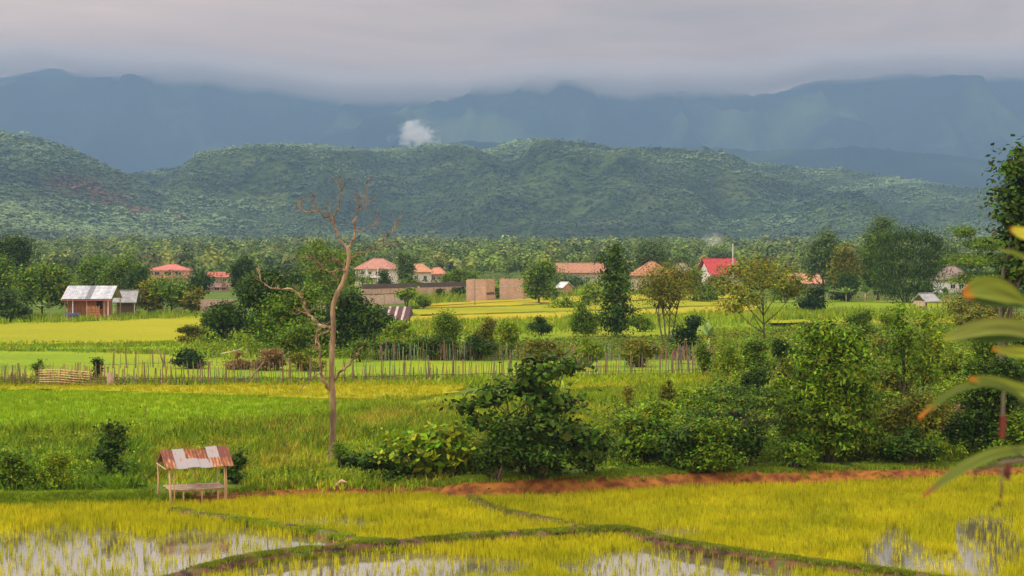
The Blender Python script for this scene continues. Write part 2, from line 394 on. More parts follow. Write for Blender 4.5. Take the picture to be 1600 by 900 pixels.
def tree(label, px, base, top, wpx, palette='mid', name='broadleaf_tree', cat='tree', group=None, form='round', n=9, dens=1.0, leaf=None, aspect=.5, clump=None,
         flat=.6, up=.7, z0=.25, Y=None, lean=0, inner=.3, trunk_r=None, depth=.95, lobes=None, limbs=True, tot_max=26000, droop=.3, low=-.35, multi=1):
    rng = nrng(); g = G(px, base)
    if Y: X_ = (px-800)/F*Y; g = Vector((X_, Y, float(gz(X_, Y))))
    s = F/g.y; w = wpx/s; h = (H-(top-HZ)/s)-g.z
    if lobes is None:
        lobes = rand_lobes(w, h, w*depth, n, rng, z0, form)
        if form != 'column': lobes = [(a, b, max(c, z0*h+q*.8), e, f, q) for a, b, c, e, f, q in lobes]
    else: lobes = [(a*w/2, b*w/2, c*h, e*w/2, e*w/2*depth, f*h) for a, b, c, e, f in lobes]
    lobes = fit(lobes, w, h, w*depth)
    lobes = [(a+lean*c, b, c, e, f, q) for a, b, c, e, f, q in lobes]
    ls = leaf or max(.14, 2.6/s*1.35)
    cl = clump or max(.07*w, ls*1.1)
    area = sum(PI*l[3]*l[5]*2.2 for l in lobes)*.75
    tot = min(int(dens*2.2*area/(ls*ls*aspect)), tot_max); per = 14
    V, Q, C_ = crown_np(lobes, max(14, tot//per), per, ls, palette, rng, cl, flat, aspect, inner, up, droop, low)
    V, Q, C_ = keep_above(V, Q, C_, .02)
    root = empty(name, label, cat, g, 0, group)
    link('crown', npmesh('crown', V, Q, M_leaf, C_), root)
    tr = trunk_r or .018*h+.03
    mb = MB()
    for q in range(multi):
        ox = (q-(multi-1)/2)*tr*2.2; sp = (q-(multi-1)/2)*w*.12
        hz_ = h*(.62 if form != 'column' else .85)
        P = [(ox+sp*t+lean*hz_*t+math.sin(t*5+q+px)*tr*.8*t, math.cos(t*4+q)*tr*t*.8, -.1+hz_*t) for t in np.linspace(0, 1, 8)]
        mb.tube(P, [tr*(1.35 if t == 0 else 1)*(1-.65*t) for t in np.linspace(0, 1, 8)], 8)
        if limbs:
            for i, l in enumerate(lobes[:9]):
                if l[2] < .12*h: continue
                k = min(6, max(1, int(7*min(l[2]*.6, hz_)/hz_))); p0 = Vector(P[k]); p1 = Vector(l[:3])
                mid = p0.lerp(p1, .5)+Vector((0, 0, -.03*h)); r = tr*.42
                mb.tube([p0, mid, p1], [r, r*.7, r*.3], 6)
    mb.build('trunk', M_bark, root, True)
    return root

def blades(P, h, w, rng, cols, per=5, spread=.08, lean=.35):
    """P (n,3) tuft bases -> thin tapered blades, one triangle each plus a lower quad"""
    n = len(P)*per; B = np.repeat(P, per, 0)+np.concatenate([rng.normal(0, spread, (n, 2)), np.zeros((n, 1))], 1)
    hh = (np.repeat(np.asarray(h)*np.ones(len(P)), per)*rng.uniform(.55, 1.15, n))[:, None]
    a = rng.uniform(0, 2*PI, n); s = np.stack([np.cos(a), np.sin(a), 0*a], 1); ln = rng.normal(0, lean, (n, 2))
    T = np.concatenate([ln*hh, hh], 1); M = T*np.array([.35, .35, .55])
    ww = (w*rng.uniform(.7, 1.3, n))[:, None]
    V = np.stack([B-s*ww*.5, B+s*ww*.5, B+M+s*ww*.42, B+M-s*ww*.42, B+T], 1).reshape(-1, 3)
    k = np.arange(n)[:, None]*5
    Q = k+np.array([[0, 1, 2, 3]]); T3 = k+np.array([[3, 2, 4]])
    return V, [Q, T3], np.repeat(np.repeat(cols, per, 0)*rng.uniform(.8, 1.2, (n, 1)), 5, 0)
def inpoly(x, y, poly):
    r = np.zeros(len(x), bool); n = len(poly); j = n-1
    for i in range(n):
        xi, yi = poly[i]; xj, yj = poly[j]
        c = ((yi > y) != (yj > y)) & (x < (xj-xi)*(y-yi)/((yj-yi) or 1e-9)+xi); r ^= c; j = i
    return r
def scatter(poly_px, density, rng, z=None, zoff=0):
    """random ground points inside a photo-pixel outline; density per m2"""
    g = [G(*p) if z is None else Vector(((p[0]-800)/F*(F*(H-z)/(p[1]-HZ)), F*(H-z)/(p[1]-HZ), z)) for p in poly_px]
    xy = np.array([(v.x, v.y) for v in g]); lo = xy.min(0); hi = xy.max(0)
    n = int((hi-lo).prod()*density); P = lo+rng.random((n, 2))*(hi-lo); ok = inpoly(P[:, 0], P[:, 1], [tuple(q) for q in xy]); P = P[ok]
    zz = gz(P[:, 0], P[:, 1]) if z is None else np.full(len(P), z)
    return np.column_stack([P, zz+zoff])
def topx(P): return 800+P[:, 0]/P[:, 1]*F, HZ+(H-P[:, 2])/P[:, 1]*F
def stuff(name, label, cat, V, Fc, C_, mat):
    o = link(name, npmesh(name, V, Fc, mat, C_)); return tag(o, label, cat, None, 'stuff')
#==BODY==
# ------------------------------------------------------------------ rice fields beyond the bank (slabs of standing rice)
def fieldmat(name, c1, c2, c3, sc=.12):
    m, t, N_, L_, p = newmat(name)
    tc = N_.new('ShaderNodeTexCoord'); mpn = N_.new('ShaderNodeMapping'); mpn.inputs['Scale'].default_value = (.55, 1, 1); L_.new(tc.outputs['Object'], mpn.inputs[0])
    n1 = nnoise(N_, L_, sc, 5, mpn.outputs[0]); n2 = nnoise(N_, L_, 2.6, 4, tc.outputs['Object'])
    r = N_.new('ShaderNodeValToRGB'); e = r.color_ramp.elements; e[0].position = .34; e[0].color = c1+(1,); e[1].position = .66; e[1].color = c3+(1,); k = e.new(.5); k.color = c2+(1,)
    L_.new(n1.outputs[0], r.inputs[0])
    s = N_.new('ShaderNodeMapRange'); s.inputs[1].default_value = .3; s.inputs[2].default_value = .7; s.inputs[3].default_value = .82; s.inputs[4].default_value = 1.12; L_.new(n2.outputs[0], s.inputs[0])
    v = N_.new('ShaderNodeVectorMath'); v.operation = 'SCALE'; L_.new(r.outputs[0], v.inputs[0]); L_.new(s.outputs[0], v.inputs['Scale'])
    L_.new(v.outputs[0], p.inputs['Base Color']); p.inputs['Roughness'].default_value = .9; p.inputs['Specular IOR Level'].default_value = .1
    b = N_.new('ShaderNodeBump'); b.inputs['Strength'].default_value = .5; b.inputs['Distance'].default_value = .08
    n3 = nnoise(N_, L_, 9, 3, tc.outputs['Object']); L_.new(n3.outputs[0], b.inputs['Height']); L_.new(b.outputs[0], p.inputs['Normal'])
    return m
F_green = fieldmat('rice_green', (.16, .27, .006), (.21, .32, .006), (.28, .34, .007))
F_yel = fieldmat('rice_yellow', (.27, .28, .005), (.32, .31, .005), (.37, .33, .006), .06)
F_gold = fieldmat('rice_gold', (.42, .30, .012), (.46, .37, .012), (.34, .33, .010), .06)
F_lime = fieldmat('rice_lime', (.15, .24, .007), (.23, .31, .008), (.32, .33, .010), .08)
def field(poly, mat, top=.95, bot=.55):
    rng = nrng(); g = []
    n = len(poly)
    for i in range(n):                                     # uneven edges
        a, b = poly[i], poly[(i+1) % n]; k = max(1, int(math.hypot(b[0]-a[0], (b[1]-a[1])*3)/14))
        for j in range(k):
            t = j/k; v = G(a[0]+(b[0]-a[0])*t, a[1]+(b[1]-a[1])*t); v.x += rng.normal(0, .004*v.y); v.y *= 1+rng.normal(0, .0035); g.append(v)
    bm = bmesh.new(); lo = [bm.verts.new((v.x, v.y, top)) for v in g]; f = bm.faces.new(lo)
    if f.normal.z < 0: f.normal_flip()
    ex = bmesh.ops.extrude_face_region(bm, geom=[f])
    for v in [x for x in ex['geom'] if isinstance(x, bmesh.types.BMVert)]: v.co.z = bot
    bmesh.ops.recalc_face_normals(bm, faces=bm.faces); bmesh.ops.triangulate(bm, faces=bm.faces)
    me = bpy.data.meshes.new('field'); bm.to_mesh(me); bm.free(); me.materials.append(mat)
    o = link('field', me); o['kind'] = 'structure'; return o
P_green = [(-80, 612), (200, 618), (380, 624), (560, 632), (640, 636), (560, 655), (400, 662), (250, 668), (120, 672), (-80, 676)]
P_yelA = [(-80, 604), (300, 604), (720, 596), (730, 610), (640, 628), (420, 622), (210, 615), (-80, 610)]
P_yelA2 = [(880, 592), (1135, 588), (1150, 600), (1000, 606), (890, 612)]
field(P_green, F_green); field(P_yelA, F_yel); field(P_yelA2, F_yel)
field([(600, 634), (720, 618), (960, 618), (1060, 612), (1000, 628), (760, 640), (640, 642)], F_green, .92)
field([(-80, 548), (480, 560), (720, 566), (1110, 564), (1120, 585), (720, 592), (300, 597), (-80, 597)], F_lime, .93)
field([(-100, 509), (150, 503), (318, 495), (330, 520), (290, 534), (120, 539), (-100, 540)], F_yel)
field([(-100, 543), (200, 543), (330, 541), (470, 556), (200, 546), (-100, 547)], F_green, .9)
for P, m in (([(700, 473), (850, 467), (905, 463), (1130, 459), (1140, 466), (950, 470), (800, 478), (640, 482)], F_gold),
             ([(635, 484), (800, 480), (960, 472), (1150, 468), (1165, 476), (900, 486), (720, 492), (640, 494)], F_yel),
             ([(636, 496), (720, 494), (900, 488), (1170, 478), (1180, 486), (1000, 494), (840, 500), (640, 508)], F_gold),
             ([(635, 510), (840, 503), (1000, 497), (1190, 488), (1260, 494), (1130, 502), (900, 509), (640, 516)], F_yel),
             ([(560, 530), (640, 519), (900, 513), (1260, 505), (1290, 516), (1100, 525), (900, 530), (600, 545)], F_lime),
             ([(1180, 472), (1270, 470), (1520, 468), (1540, 486), (1400, 492), (1260, 488), (1190, 482)], F_lime),
             ([(1190, 500), (1300, 497), (1520, 496), (1540, 504), (1380, 512), (1210, 514)], F_yel)): field(P, m)

# standing blades over the nearer fields so their surface and edges read as rice
def cols(rng, n, a, b): t = rng.random((n, 1)); return np.array(a)*(1-t)+np.array(b)*t
def add_rice(poly, dens, a, b, h=.34, nm='rice'):
    rng = nrng(); P = scatter(poly, dens, rng, None, .0); P[:, 2] = .84
    V, Fc, C_ = blades(P, h, .05, rng, cols(rng, len(P), a, b), 5, .1, .2)
    return V, Fc, C_
def merge(parts):
    Vs, Qs, Ts, Cs, k = [], [], [], [], 0
    for V, Fc, C_ in parts:
        Vs.append(V); Qs.append(Fc[0]+k); Ts.append(Fc[1]+k); Cs.append(C_); k += len(V)
    return np.vstack(Vs), [np.vstack(Qs), np.vstack(Ts)], np.vstack(Cs)
V, Fc, C_ = merge([add_rice(P_green, 11, (.18, .31, .005), (.33, .43, .007)), add_rice(P_yelA, 7, (.32, .33, .008), (.50, .42, .010)),
                   add_rice(P_yelA2, 6, (.32, .33, .008), (.50, .42, .010))])
stuff('rice', 'bright green and yellow rice standing in the level fields before the picket fence', 'rice', V, Fc, C_, M_rice)

# ------------------------------------------------------------------ foreground paddies: bunds and shoots
def bundmat():
    m, t, N_, L_, p = newmat('bund_earth')
    tc = N_.new('ShaderNodeTexCoord'); n1 = nnoise(N_, L_, 1.6, 7, tc.outputs['Object']); n2 = nnoise(N_, L_, 9, 5, tc.outputs['Object'])
    r = N_.new('ShaderNodeValToRGB'); e = r.color_ramp.elements; e[0].position = .36; e[0].color = (.028, .014, .006, 1); e[1].position = .62; e[1].color = (.08, .11, .010, 1)
    k = e.new(.46); k.color = (.11, .045, .016, 1)
    k = e.new(.55); k.color = (.15, .065, .022, 1)
    L_.new(n1.outputs[0], r.inputs[0]); L_.new(r.outputs[0], p.inputs['Base Color']); p.inputs['Roughness'].default_value = .9
    b = N_.new('ShaderNodeBump'); b.inputs['Strength'].default_value = .9; b.inputs['Distance'].default_value = .06; L_.new(n2.outputs[0], b.inputs['Height']); L_.new(b.outputs[0], p.inputs['Normal'])
    return m
M_bund = bundmat()
def spline(pts, k=12):
    P = [Vector(p) for p in pts]; out_ = []
    for i in range(len(P)-1):
        a, b, c, d = P[max(i-1, 0)], P[i], P[i+1], P[min(i+2, len(P)-1)]
        for j in range(k):
            t = j/k; out_.append(.5*((2*b)+(c-a)*t+(2*a-5*b+4*c-d)*t*t+(3*b-a-3*c+d)*t**3))
    return out_+[P[-1]]
BUNDS = []
def bund(px, wid, hgt, seed):
    P = [Vector(((a-800)/F*(F*(H-.1)/(b-HZ)), F*(H-.1)/(b-HZ), 0)) for a, b in px]; P = spline(P, 24); BUNDS.append((np.array([(p.x, p.y) for p in P]), wid))
    rows = []
    for i, p in enumerate(P):
        d = (P[min(i+1, len(P)-1)]-P[max(i-1, 0)]).normalized(); s = Vector((-d.y, d.x, 0))
        ww = wid*(.85+.35*float(fbm(i*.11, 0, 3, seed))); hh = hgt*(.82+.36*float(fbm(i*.17, 3, 3, seed+1)))
        for j, (u, z) in enumerate(((-1, -.12), (-.72, .45), (-.4, .86), (0, 1), (.4, .86), (.72, .45), (1, -.12))):
            q = p+s*u*ww*.5; q.z = z*hh+(float(fbm(q.x*3, q.y*3, 3, seed+4))-.5)*.07*(z > 0); q.x += (float(fbm(i*.5, j*.7, 2, seed+5))-.5)*.06; rows.append(q)
    n = len(P); ix = np.arange(n*7).reshape(n, 7); q = np.stack([ix[:-1, :-1], ix[:-1, 1:], ix[1:, 1:], ix[1:, :-1]], -1).reshape(-1, 4)
    o = link('earth_bund', npmesh('earth_bund', np.array([tuple(v) for v in rows]), q, M_bund, None, True)); o['kind'] = 'structure'
    return P
B1 = bund([(250, 918), (290, 903), (370, 882), (450, 869), (560, 858), (660, 851), (760, 843), (860, 838), (940, 833), (985, 835), (1040, 850), (1120, 864), (1230, 880), (1330, 893), (1420, 905), (1520, 922)], 1.0, .34, 1)
B2 = bund([(270, 799), (310, 806), (360, 813), (430, 823), (500, 833), (560, 845), (615, 853)], .7, .24, 7)
B3 = bund([(735, 778), (770, 795), (830, 810), (900, 824), (955, 833)], .75, .24, 13)

rng = nrng()
X0 = rng.uniform(-1, 1, 152000); Y0 = rng.uniform(47, 78, 152000); X0 = X0*Y0*.42
keep = (gz(X0, Y0) < -.1) 
for pts, wid in BUNDS:
    dmin = np.full(len(X0), 9e9)
    for a in pts[::3]: dmin = np.minimum(dmin, (X0-a[0])**2+(Y0-a[1])**2)
    keep &= dmin > (wid*.42)**2
X0, Y0 = X0[keep], Y0[keep]
# rows: shoots gather along wavering planting lines
row = np.round((Y0+.5*fbm(X0*.25, Y0*0, 3, 4))/.27)*.27; Y0 = row+rng.normal(0, .035, len(Y0)); X0 = np.round(X0/.15)*.15+rng.normal(0, .03, len(X0))
P = np.column_stack([X0, Y0, np.full(len(X0), -.03)]); px_, py_ = topx(P)
nzv = fbm(X0*.55, Y0*.22, 4, 77)-.5
sp = np.zeros(len(P))
for cx, cy, rx, ry, k in ((60, 874, 190, 42, 1), (330, 868, 150, 34, 1), (500, 818, 60, 7, .9), (560, 892, 190, 22, 1.15), (760, 893, 60, 14, 1), (1060, 888, 150, 26, 1.2), (1180, 895, 90, 20, 1),
                          (1400, 868, 42, 42, .9), (1470, 890, 90, 18, 1), (1545, 850, 42, 60, 1), (1062, 836, 50, 9, .8), (480, 850, 60, 14, .9), (420, 858, 60, 12, .9), (560, 823, 30, 5, .7)):
    sp = np.maximum(sp, np.clip(1.35-np.sqrt(((px_-cx)/rx)**2+((py_-cy)/ry)**2), 0, 1)*k)
sp = sstep((sp+nzv*1.3*(sp > .05)-.03)/.42)
pk = (1-.93*sp)*.88; pk = np.where(py_ > 790, pk, 1)
ok = rng.random(len(P)) < pk; P = P[ok]; py_ = py_[ok]; px_ = px_[ok]; spk = sp[ok]
n = len(P); tone = fbm(P[:, 0]*.5, P[:, 1]*.5, 3, 8)[:, None]
ca = np.array((.36, .39, .009))*(1-tone)+np.array((.70, .60, .014))*tone
ca = np.clip(ca*rng.uniform(.75, 1.2, (n, 1))*np.where(rng.random((n, 1)) < .08, .45, 1), 0, 1)
hh = .25+.16*fbm(P[:, 0]*.4, P[:, 1]*.4, 2, 12)
V, Fc, C_ = blades(P, hh, .016, rng, ca, 6, .035, .11)
stuff('rice_shoots', 'young yellow green rice shoots standing in the flooded paddies', 'rice', V, Fc, C_, M_rice)

# grass on the bunds and along the bank
def grass_along(pts, n, wid, h, zf, a, b, w=.03, seed=0):
    r = nrng(); pts = np.array([(p[0], p[1]) for p in pts]); k = r.integers(0, len(pts)-1, n); t = r.random((n, 1))
    q = pts[k]*(1-t)+pts[k+1]*t+np.column_stack([r.normal(0, .05, n), r.normal(0, wid, n)])
    m_ = fbm(q[:, 0]*.8, q[:, 1]*.8, 3, seed) > .36; q = q[m_]; q = q[~((q[:, 0] > -14.9) & (q[:, 0] < -11.3) & (q[:, 1] > 60) & (r.random(len(q)) < .85))]
    P_ = np.column_stack([q, np.full(len(q), zf) if np.isscalar(zf) else zf(q[:, 0], q[:, 1])])
    return blades(P_, h, w, r, cols(r, len(P_), a, b), 7, .06, .4)
parts = [grass_along(B1, 9000, .16, .12, .26, (.06, .10, .006), (.30, .34, .02), w=.02, seed=2), grass_along(B1, 9000, .34, .15, .05, (.05, .08, .006), (.26, .28, .02), w=.02, seed=22), grass_along(B2, 11000, .22, .16, .10, (.10, .18, .008), (.34, .40, .02), seed=3),
         grass_along(B3, 900, .2, .14, .14, (.10, .14, .008), (.32, .30, .03), seed=4)]
bl = [(x, float(np.interp(x, BX, BY)), 0) for x in np.linspace(-26, 30, 200)]
parts += [grass_along([(x, y+1.85) for x, y, _ in bl], 16000, .36, .18, lambda x, y: gz(x, y)-.02, (.08, .15, .008), (.30, .38, .02), seed=5),
          grass_along([(x, y+.3) for x, y, _ in bl], 1500, .2, .11, lambda x, y: gz(x, y)-.02, (.05, .09, .008), (.20, .22, .02), seed=6),
          grass_along([(x, y+.8) for x, y, _ in bl if x < -13], 9000, .5, .22, lambda x, y: gz(x, y)-.02, (.10, .19, .008), (.36, .46, .02), seed=9)]
V, Fc, C_ = merge(parts)
stuff('grass', 'short green grass tufts along the red earth bank and the paddy bunds', 'grass', V, Fc, C_, M_leaf)

# rough meadow between bank and fields, weeds of many heights
def meadow(poly, dens, h, a, b, w=.045, per=6, mask=None, lean=.35, spread=.14):
    r = nrng(); P_ = scatter(poly, dens, r, None, -.02); m_ = fbm(P_[:, 0]*.28, P_[:, 1]*.28, 4, _seed[0])
    sh_ = ~((P_[:, 0] > -14.6) & (P_[:, 0] < -11.3) & (P_[:, 1] < 69.2)); P_ = P_[sh_]; m_ = m_[sh_]
    if mask: ok_ = (m_ > mask[0]) & (m_ < mask[1]); P_ = P_[ok_]; m_ = m_[ok_]
    hh_ = h*(.45+1.1*m_)
    return blades(P_, hh_, w, r, cols(r, len(P_), a, b), per, spread, lean)
MEAD = [(-60, 672), (250, 666), (450, 655), (640, 640), (700, 625), (960, 612), (1120, 604), (2000, 590), (2000, 734), (1300, 742), (1050, 750), (760, 762), (640, 764), (400, 768), (372, 754), (250, 758), (228, 778), (-60, 785)]
parts = [meadow(MEAD, 12, .28, (.15, .24, .008), (.46, .52, .016)),
         meadow(MEAD, 4, .4, (.22, .20, .02), (.46, .38, .03), mask=(.5, .9)),
         meadow(MEAD, 6, .6, (.07, .14, .006), (.28, .38, .012), mask=(.48, .95), w=.05),
         meadow([(-60, 695), (200, 695), (236, 720), (222, 768), (-60, 780)], 12, .62, (.05, .13, .006), (.22, .34, .012), w=.07, lean=.45),
         meadow([(400, 655), (650, 640), (720, 640), (700, 672), (560, 690), (430, 700)], 5, .42, (.26, .22, .03), (.50, .38, .04)),
         meadow([(360, 640), (1120, 600), (1100, 640), (700, 660)], 6, .5, (.12, .20, .01), (.36, .38, .02))]
V, Fc, C_ = merge(parts)
stuff('wild_grass', 'rough green and brownish wild grass covering the meadow above the earth bank', 'grass', V, Fc, C_, M_leaf)
# farther rough grass: field margins, under the fences, right hand waste land
parts = []
for poly, d, h in (([(-80, 596), (1120, 588), (1130, 606), (-80, 606)], 3.5, .45), ([(-80, 538), (300, 534), (640, 545), (1120, 545), (1120, 562), (480, 562), (-80, 549)], 1.3, .4),
                   ([(300, 520), (640, 515), (660, 560), (300, 562)], 1.5, .8), ([(560, 505), (900, 500), (900, 524), (560, 530)], .9, .8),
                   ([(1100, 520), (2000, 500), (2000, 600), (1120, 606)], 3.0, .8), ([(880, 498), (1200, 490), (1200, 512), (880, 517)], .7, 1.1),
                   ([(-100, 497), (150, 493), (330, 488), (330, 497), (150, 505), (-100, 511)], .6, .9), ([(1180, 486), (1560, 488), (1560, 500), (1180, 502)], .7, 1.2),
                   ([(880, 460), (1180, 456), (1180, 462), (880, 465)], .2, 1.4), ([(820, 454), (960, 452), (970, 462), (830, 466)], .3, 1.6), ([(620, 462), (760, 460), (700, 474), (640, 480)], .3, 1.6)):
    parts.append(meadow(poly, d, h, (.13, .24, .007), (.36, .46, .018), w=.12, per=5, spread=.3))
    parts.append(meadow(poly, d*.4, h*1.1, (.14, .18, .015), (.40, .38, .04), w=.10, per=5, spread=.3, mask=(.5, 1)))
V, Fc, C_ = merge(parts)
stuff('rough_grass', 'tall rough grass on the margins between the distant rice fields', 'grass', V, Fc, C_, M_leaf)
def undergrowth(poly, dens, r0, h0, ls, pals, per=16, mask=0):
    r = nrng(); P_ = scatter(poly, dens, r); m_ = fbm(P_[:, 0]*.2, P_[:, 1]*.2, 3, _seed[0]+3); ok_ = (m_ > mask) & ~((P_[:, 0] > -15) & (P_[:, 0] < -11) & (P_[:, 1] < 69.6)); P_ = P_[ok_]; m_ = m_[ok_]
    n_ = len(P_); k = np.repeat(np.arange(n_), per); rr_ = r0*r.uniform(.5, 1.4, n_); hh_ = h0*(.3+1.3*m_)*r.uniform(.5, 1.3, n_)
    d = r.normal(size=(n_*per, 3)); t = r.random(n_*per)**.7
    Cn = P_[k]+np.column_stack([d[:, 0]*rr_[k]*.5, d[:, 1]*rr_[k]*.5, t*hh_[k]]); Nn = np.array([0, 0, .9])+r.normal(size=(n_*per, 3))*.5+d*np.array([.3, .3, 0])
    ch = r.integers(0, len(pals), n_); tt = r.random(n_*per)*.6+r.random(n_)[k]*.4; c = np.zeros((n_*per, 3))
    for i, pn in enumerate(pals):
        s_ = ch[k] == i; c[s_] = pal(pn, tt[s_], r)
    return leaves_np(Cn, Nn, ls*np.ones(n_*per), .5, r, c, .2)
ug = [undergrowth([(930, 665), (1120, 618), (1400, 600), (2000, 590), (2000, 735), (1300, 740), (1060, 748), (930, 752)], 5.0, .55, .95, .17, ['mid', 'fresh', 'mid', 'dark', 'dark'], mask=.2),
      undergrowth([(1110, 535), (1250, 520), (2000, 500), (2000, 600), (1380, 610), (1120, 620)], 1.6, .9, 1.2, .25, ['mid', 'fresh', 'olive', 'mid', 'dark'], mask=.25),
      undergrowth([(-60, 690), (200, 688), (236, 715), (225, 772), (-60, 780)], 2.2, .4, .55, .15, ['mid', 'fresh', 'fresh', 'dark'], mask=.3),
      undergrowth([(250, 680), (700, 655), (700, 762), (400, 762), (380, 740), (250, 735)], 2.6, .4, .34, .12, ['mid', 'fresh', 'olive', 'olive'], mask=.38),
      undergrowth([(300, 540), (640, 535), (640, 562), (300, 565)], .9, .9, 1.0, .26, ['mid', 'fresh', 'dark']),
      undergrowth([(560, 566), (1112, 564), (1112, 554), (800, 553), (560, 556)], 1.0, .9, 1.9, .25, ['dark', 'mid', 'dark', 'olive'], per=26, mask=.22),
      undergrowth([(-80, 664), (250, 660), (640, 640), (640, 655), (250, 676), (-80, 680)], .35, .5, .6, .16, ['mid', 'fresh', 'olive'], mask=.5),
      undergrowth([(-90, 441), (1700, 441), (1700, 457), (1200, 457), (860, 452), (640, 458), (560, 462), (-90, 466)], .007, 3.2, 3.4, .75, ['mid', 'olive', 'fresh', 'dark', 'mid'], per=60),
      undergrowth([(-90, 428), (1700, 428), (1700, 440), (-90, 440)], .0045, 4, 4.4, 1.0, ['mid', 'olive', 'blueg', 'blueg'], per=60),
      undergrowth([(640, 766), (760, 763), (1050, 750), (1300, 742), (2000, 732), (2000, 718), (1300, 728), (1050, 734), (760, 745), (640, 750)], 9, .35, .24, .11, ['mid', 'fresh', 'fresh', 'dark'], mask=.25),
      undergrowth([(-80, 608), (60, 607), (190, 606), (190, 598), (-80, 600)], 2.2, .5, .7, .18, ['dry', 'dark', 'olive'], mask=.2),
      undergrowth([(190, 606), (520, 603), (900, 593), (1108, 590), (1108, 587), (520, 598), (190, 601)], .8, .4, .35, .18, ['dry', 'olive', 'mid'], mask=.3),
      undergrowth([(780, 535), (1110, 532), (1110, 566), (780, 566)], .5, .9, .9, .26, ['mid', 'olive', 'olive'])]
V = np.vstack([u[0] for u in ug]); k_ = np.cumsum([0]+[len(u[0]) for u in ug][:-1]); Q = np.vstack([u[1]+k for u, k in zip(ug, k_)]); C_ = np.vstack([u[2] for u in ug])
stuff('undergrowth', 'tangled broad leaved undergrowth filling the ground between the bushes', 'undergrowth', V, Q, C_, M_leaf)
#==THINGS==
# ------------------------------------------------------------------ far forest
def forest_np(P, r, h, m, rng, base, var=.22, leafk=.62, tone=None, inn=.28, rn=.3, upb=.45):
    n = len(P); k = np.repeat(np.arange(n), m); d = unit(rng.normal(size=(n*m, 3))); d[:, 2] = np.abs(d[:, 2])*1.0-.25; d = unit(d)
    rr = rng.uniform(.65, 1.05, (n*m, 1))
    C = P[k]+np.array([0, 0, 1])*(h[k]*.58)[:, None]+d*np.stack([r[k], r[k], h[k]*.42], 1)*rr
    c = base*np.clip(1+rng.normal(0, var, (n, 1)), .4, 1.8)
    if tone is not None: c = c*tone[:, None]
    c = c[k]*rng.uniform(1-inn, 1+inn, (n*m, 1))
    return leaves_np(C, d+np.array([0, 0, upb])+rng.normal(size=C.shape)*rn, r[k]*leafk, .75, rng, np.clip(c, .002, 1), .2)
def blendcols(rng, n, cs, w): k = rng.choice(len(cs), n, p=w); return np.array(cs)[k]
WC = [(.08, .14, .03), (.15, .22, .035), (.25, .30, .05), (.04, .075, .025), (.28, .28, .06), (.13, .13, .06)]
rng = nrng()
def wood(n, y0, y1, r0, h0, m, lf):
    u = rng.random(n); Yw = np.sqrt(u*(y1**2-y0**2)+y0**2); Xw = rng.uniform(-.36, .36, n)*Yw
    msk = fbm(Xw/60, Yw/90, 3, 41); h = h0*(.5+1.0*fbm(Xw/45, Yw/60, 3, 55))*rng.uniform(.7, 1.35, n); r = r0*rng.uniform(.6, 1.4, n)
    ok = msk > .3; Xw, Yw, h, r = Xw[ok], Yw[ok], h[ok], r[ok]
    P = np.column_stack([Xw, Yw, gz(Xw, np.minimum(Yw, 2300))-.5]); b = blendcols(rng, len(P), WC, [.25, .27, .2, .1, .1, .08])
    pt = fbm(Xw/80, Yw/160, 3, 71)[:, None]; b = b*(1-.4*pt)+np.array((.15, .19, .03))*.4*pt*1.4
    return forest_np(P, r, h, m, rng, b, .25, lf)
def cat_q(lst):
    k = 0; V, Q, C_ = [], [], []
    for v, q, c in lst: V.append(v); Q.append(q+k); C_.append(c); k += len(v)
    return np.vstack(V), np.vstack(Q), np.vstack(C_)
V, Q, C_ = cat_q([wood(1300, 560, 850, 3.4, 10, 110, .42), wood(5200, 850, 1300, 4.2, 12, 46, .5), wood(11000, 1300, 2250, 5.4, 13, 24, .6)])
stuff('woodland', 'green woodland covering the plain behind the village up to the hills', 'woodland', V, Q, C_, M_leaf)
def hillforest(grid, n, r0, m, seed):
    Xg, Yg, zz, v = grid; r = np.random.default_rng(seed); ri = r.uniform(0, (v < 1.03).sum()-1.01, n); ci = r.uniform(0, Xg.shape[1]-1.01, n)
    i = ri.astype(int); j = ci.astype(int); a = (ri-i); b = (ci-j)
    def ip(A): return (A[i, j]*(1-a)+A[i+1, j]*a)*(1-b)+(A[i, j+1]*(1-a)+A[i+1, j+1]*a)*b
    P = np.column_stack([ip(Xg), ip(Yg), ip(zz)]); px_, py_ = topx(P); ok = (px_ > -30) & (px_ < 1630) & (P[:, 2] > 12); P = P[ok]
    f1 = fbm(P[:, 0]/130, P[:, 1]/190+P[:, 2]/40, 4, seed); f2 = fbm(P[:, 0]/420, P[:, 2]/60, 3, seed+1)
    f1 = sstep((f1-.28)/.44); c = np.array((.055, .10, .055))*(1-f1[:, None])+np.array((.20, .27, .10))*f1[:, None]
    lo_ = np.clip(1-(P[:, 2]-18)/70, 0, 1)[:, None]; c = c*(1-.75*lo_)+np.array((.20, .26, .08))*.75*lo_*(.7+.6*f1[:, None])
    px_, py_ = topx(P)
    for cx, cy, rx, ry in ((120, 290, 40, 16), (165, 312, 32, 10), (210, 330, 22, 7), (280, 344, 14, 5)):
        k = np.clip(1.4-np.hypot((px_-cx)/rx, (py_-cy)/ry)-f1*.8+.3, 0, 1)[:, None]; c = c*(1-k)+np.array((.22, .12, .06))*k
    rr = r0*r.uniform(.6, 1.4, len(P))*np.where(r.random(len(P)) < .04, 1.7, 1); hh = rr*r.uniform(.75, 1.25, len(P))
    P[:, 2] -= 2
    return forest_np(P, rr, hh, m, r, c, .08, .8, .5+1.1*sstep((f2-.25)/.5), .10, .10, 1.7)
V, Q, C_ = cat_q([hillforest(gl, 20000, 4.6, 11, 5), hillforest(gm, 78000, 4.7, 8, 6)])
stuff('hill_forest', 'dense forest covering the near green hills under the mountains', 'forest', V, Q, C_, M_leaf)

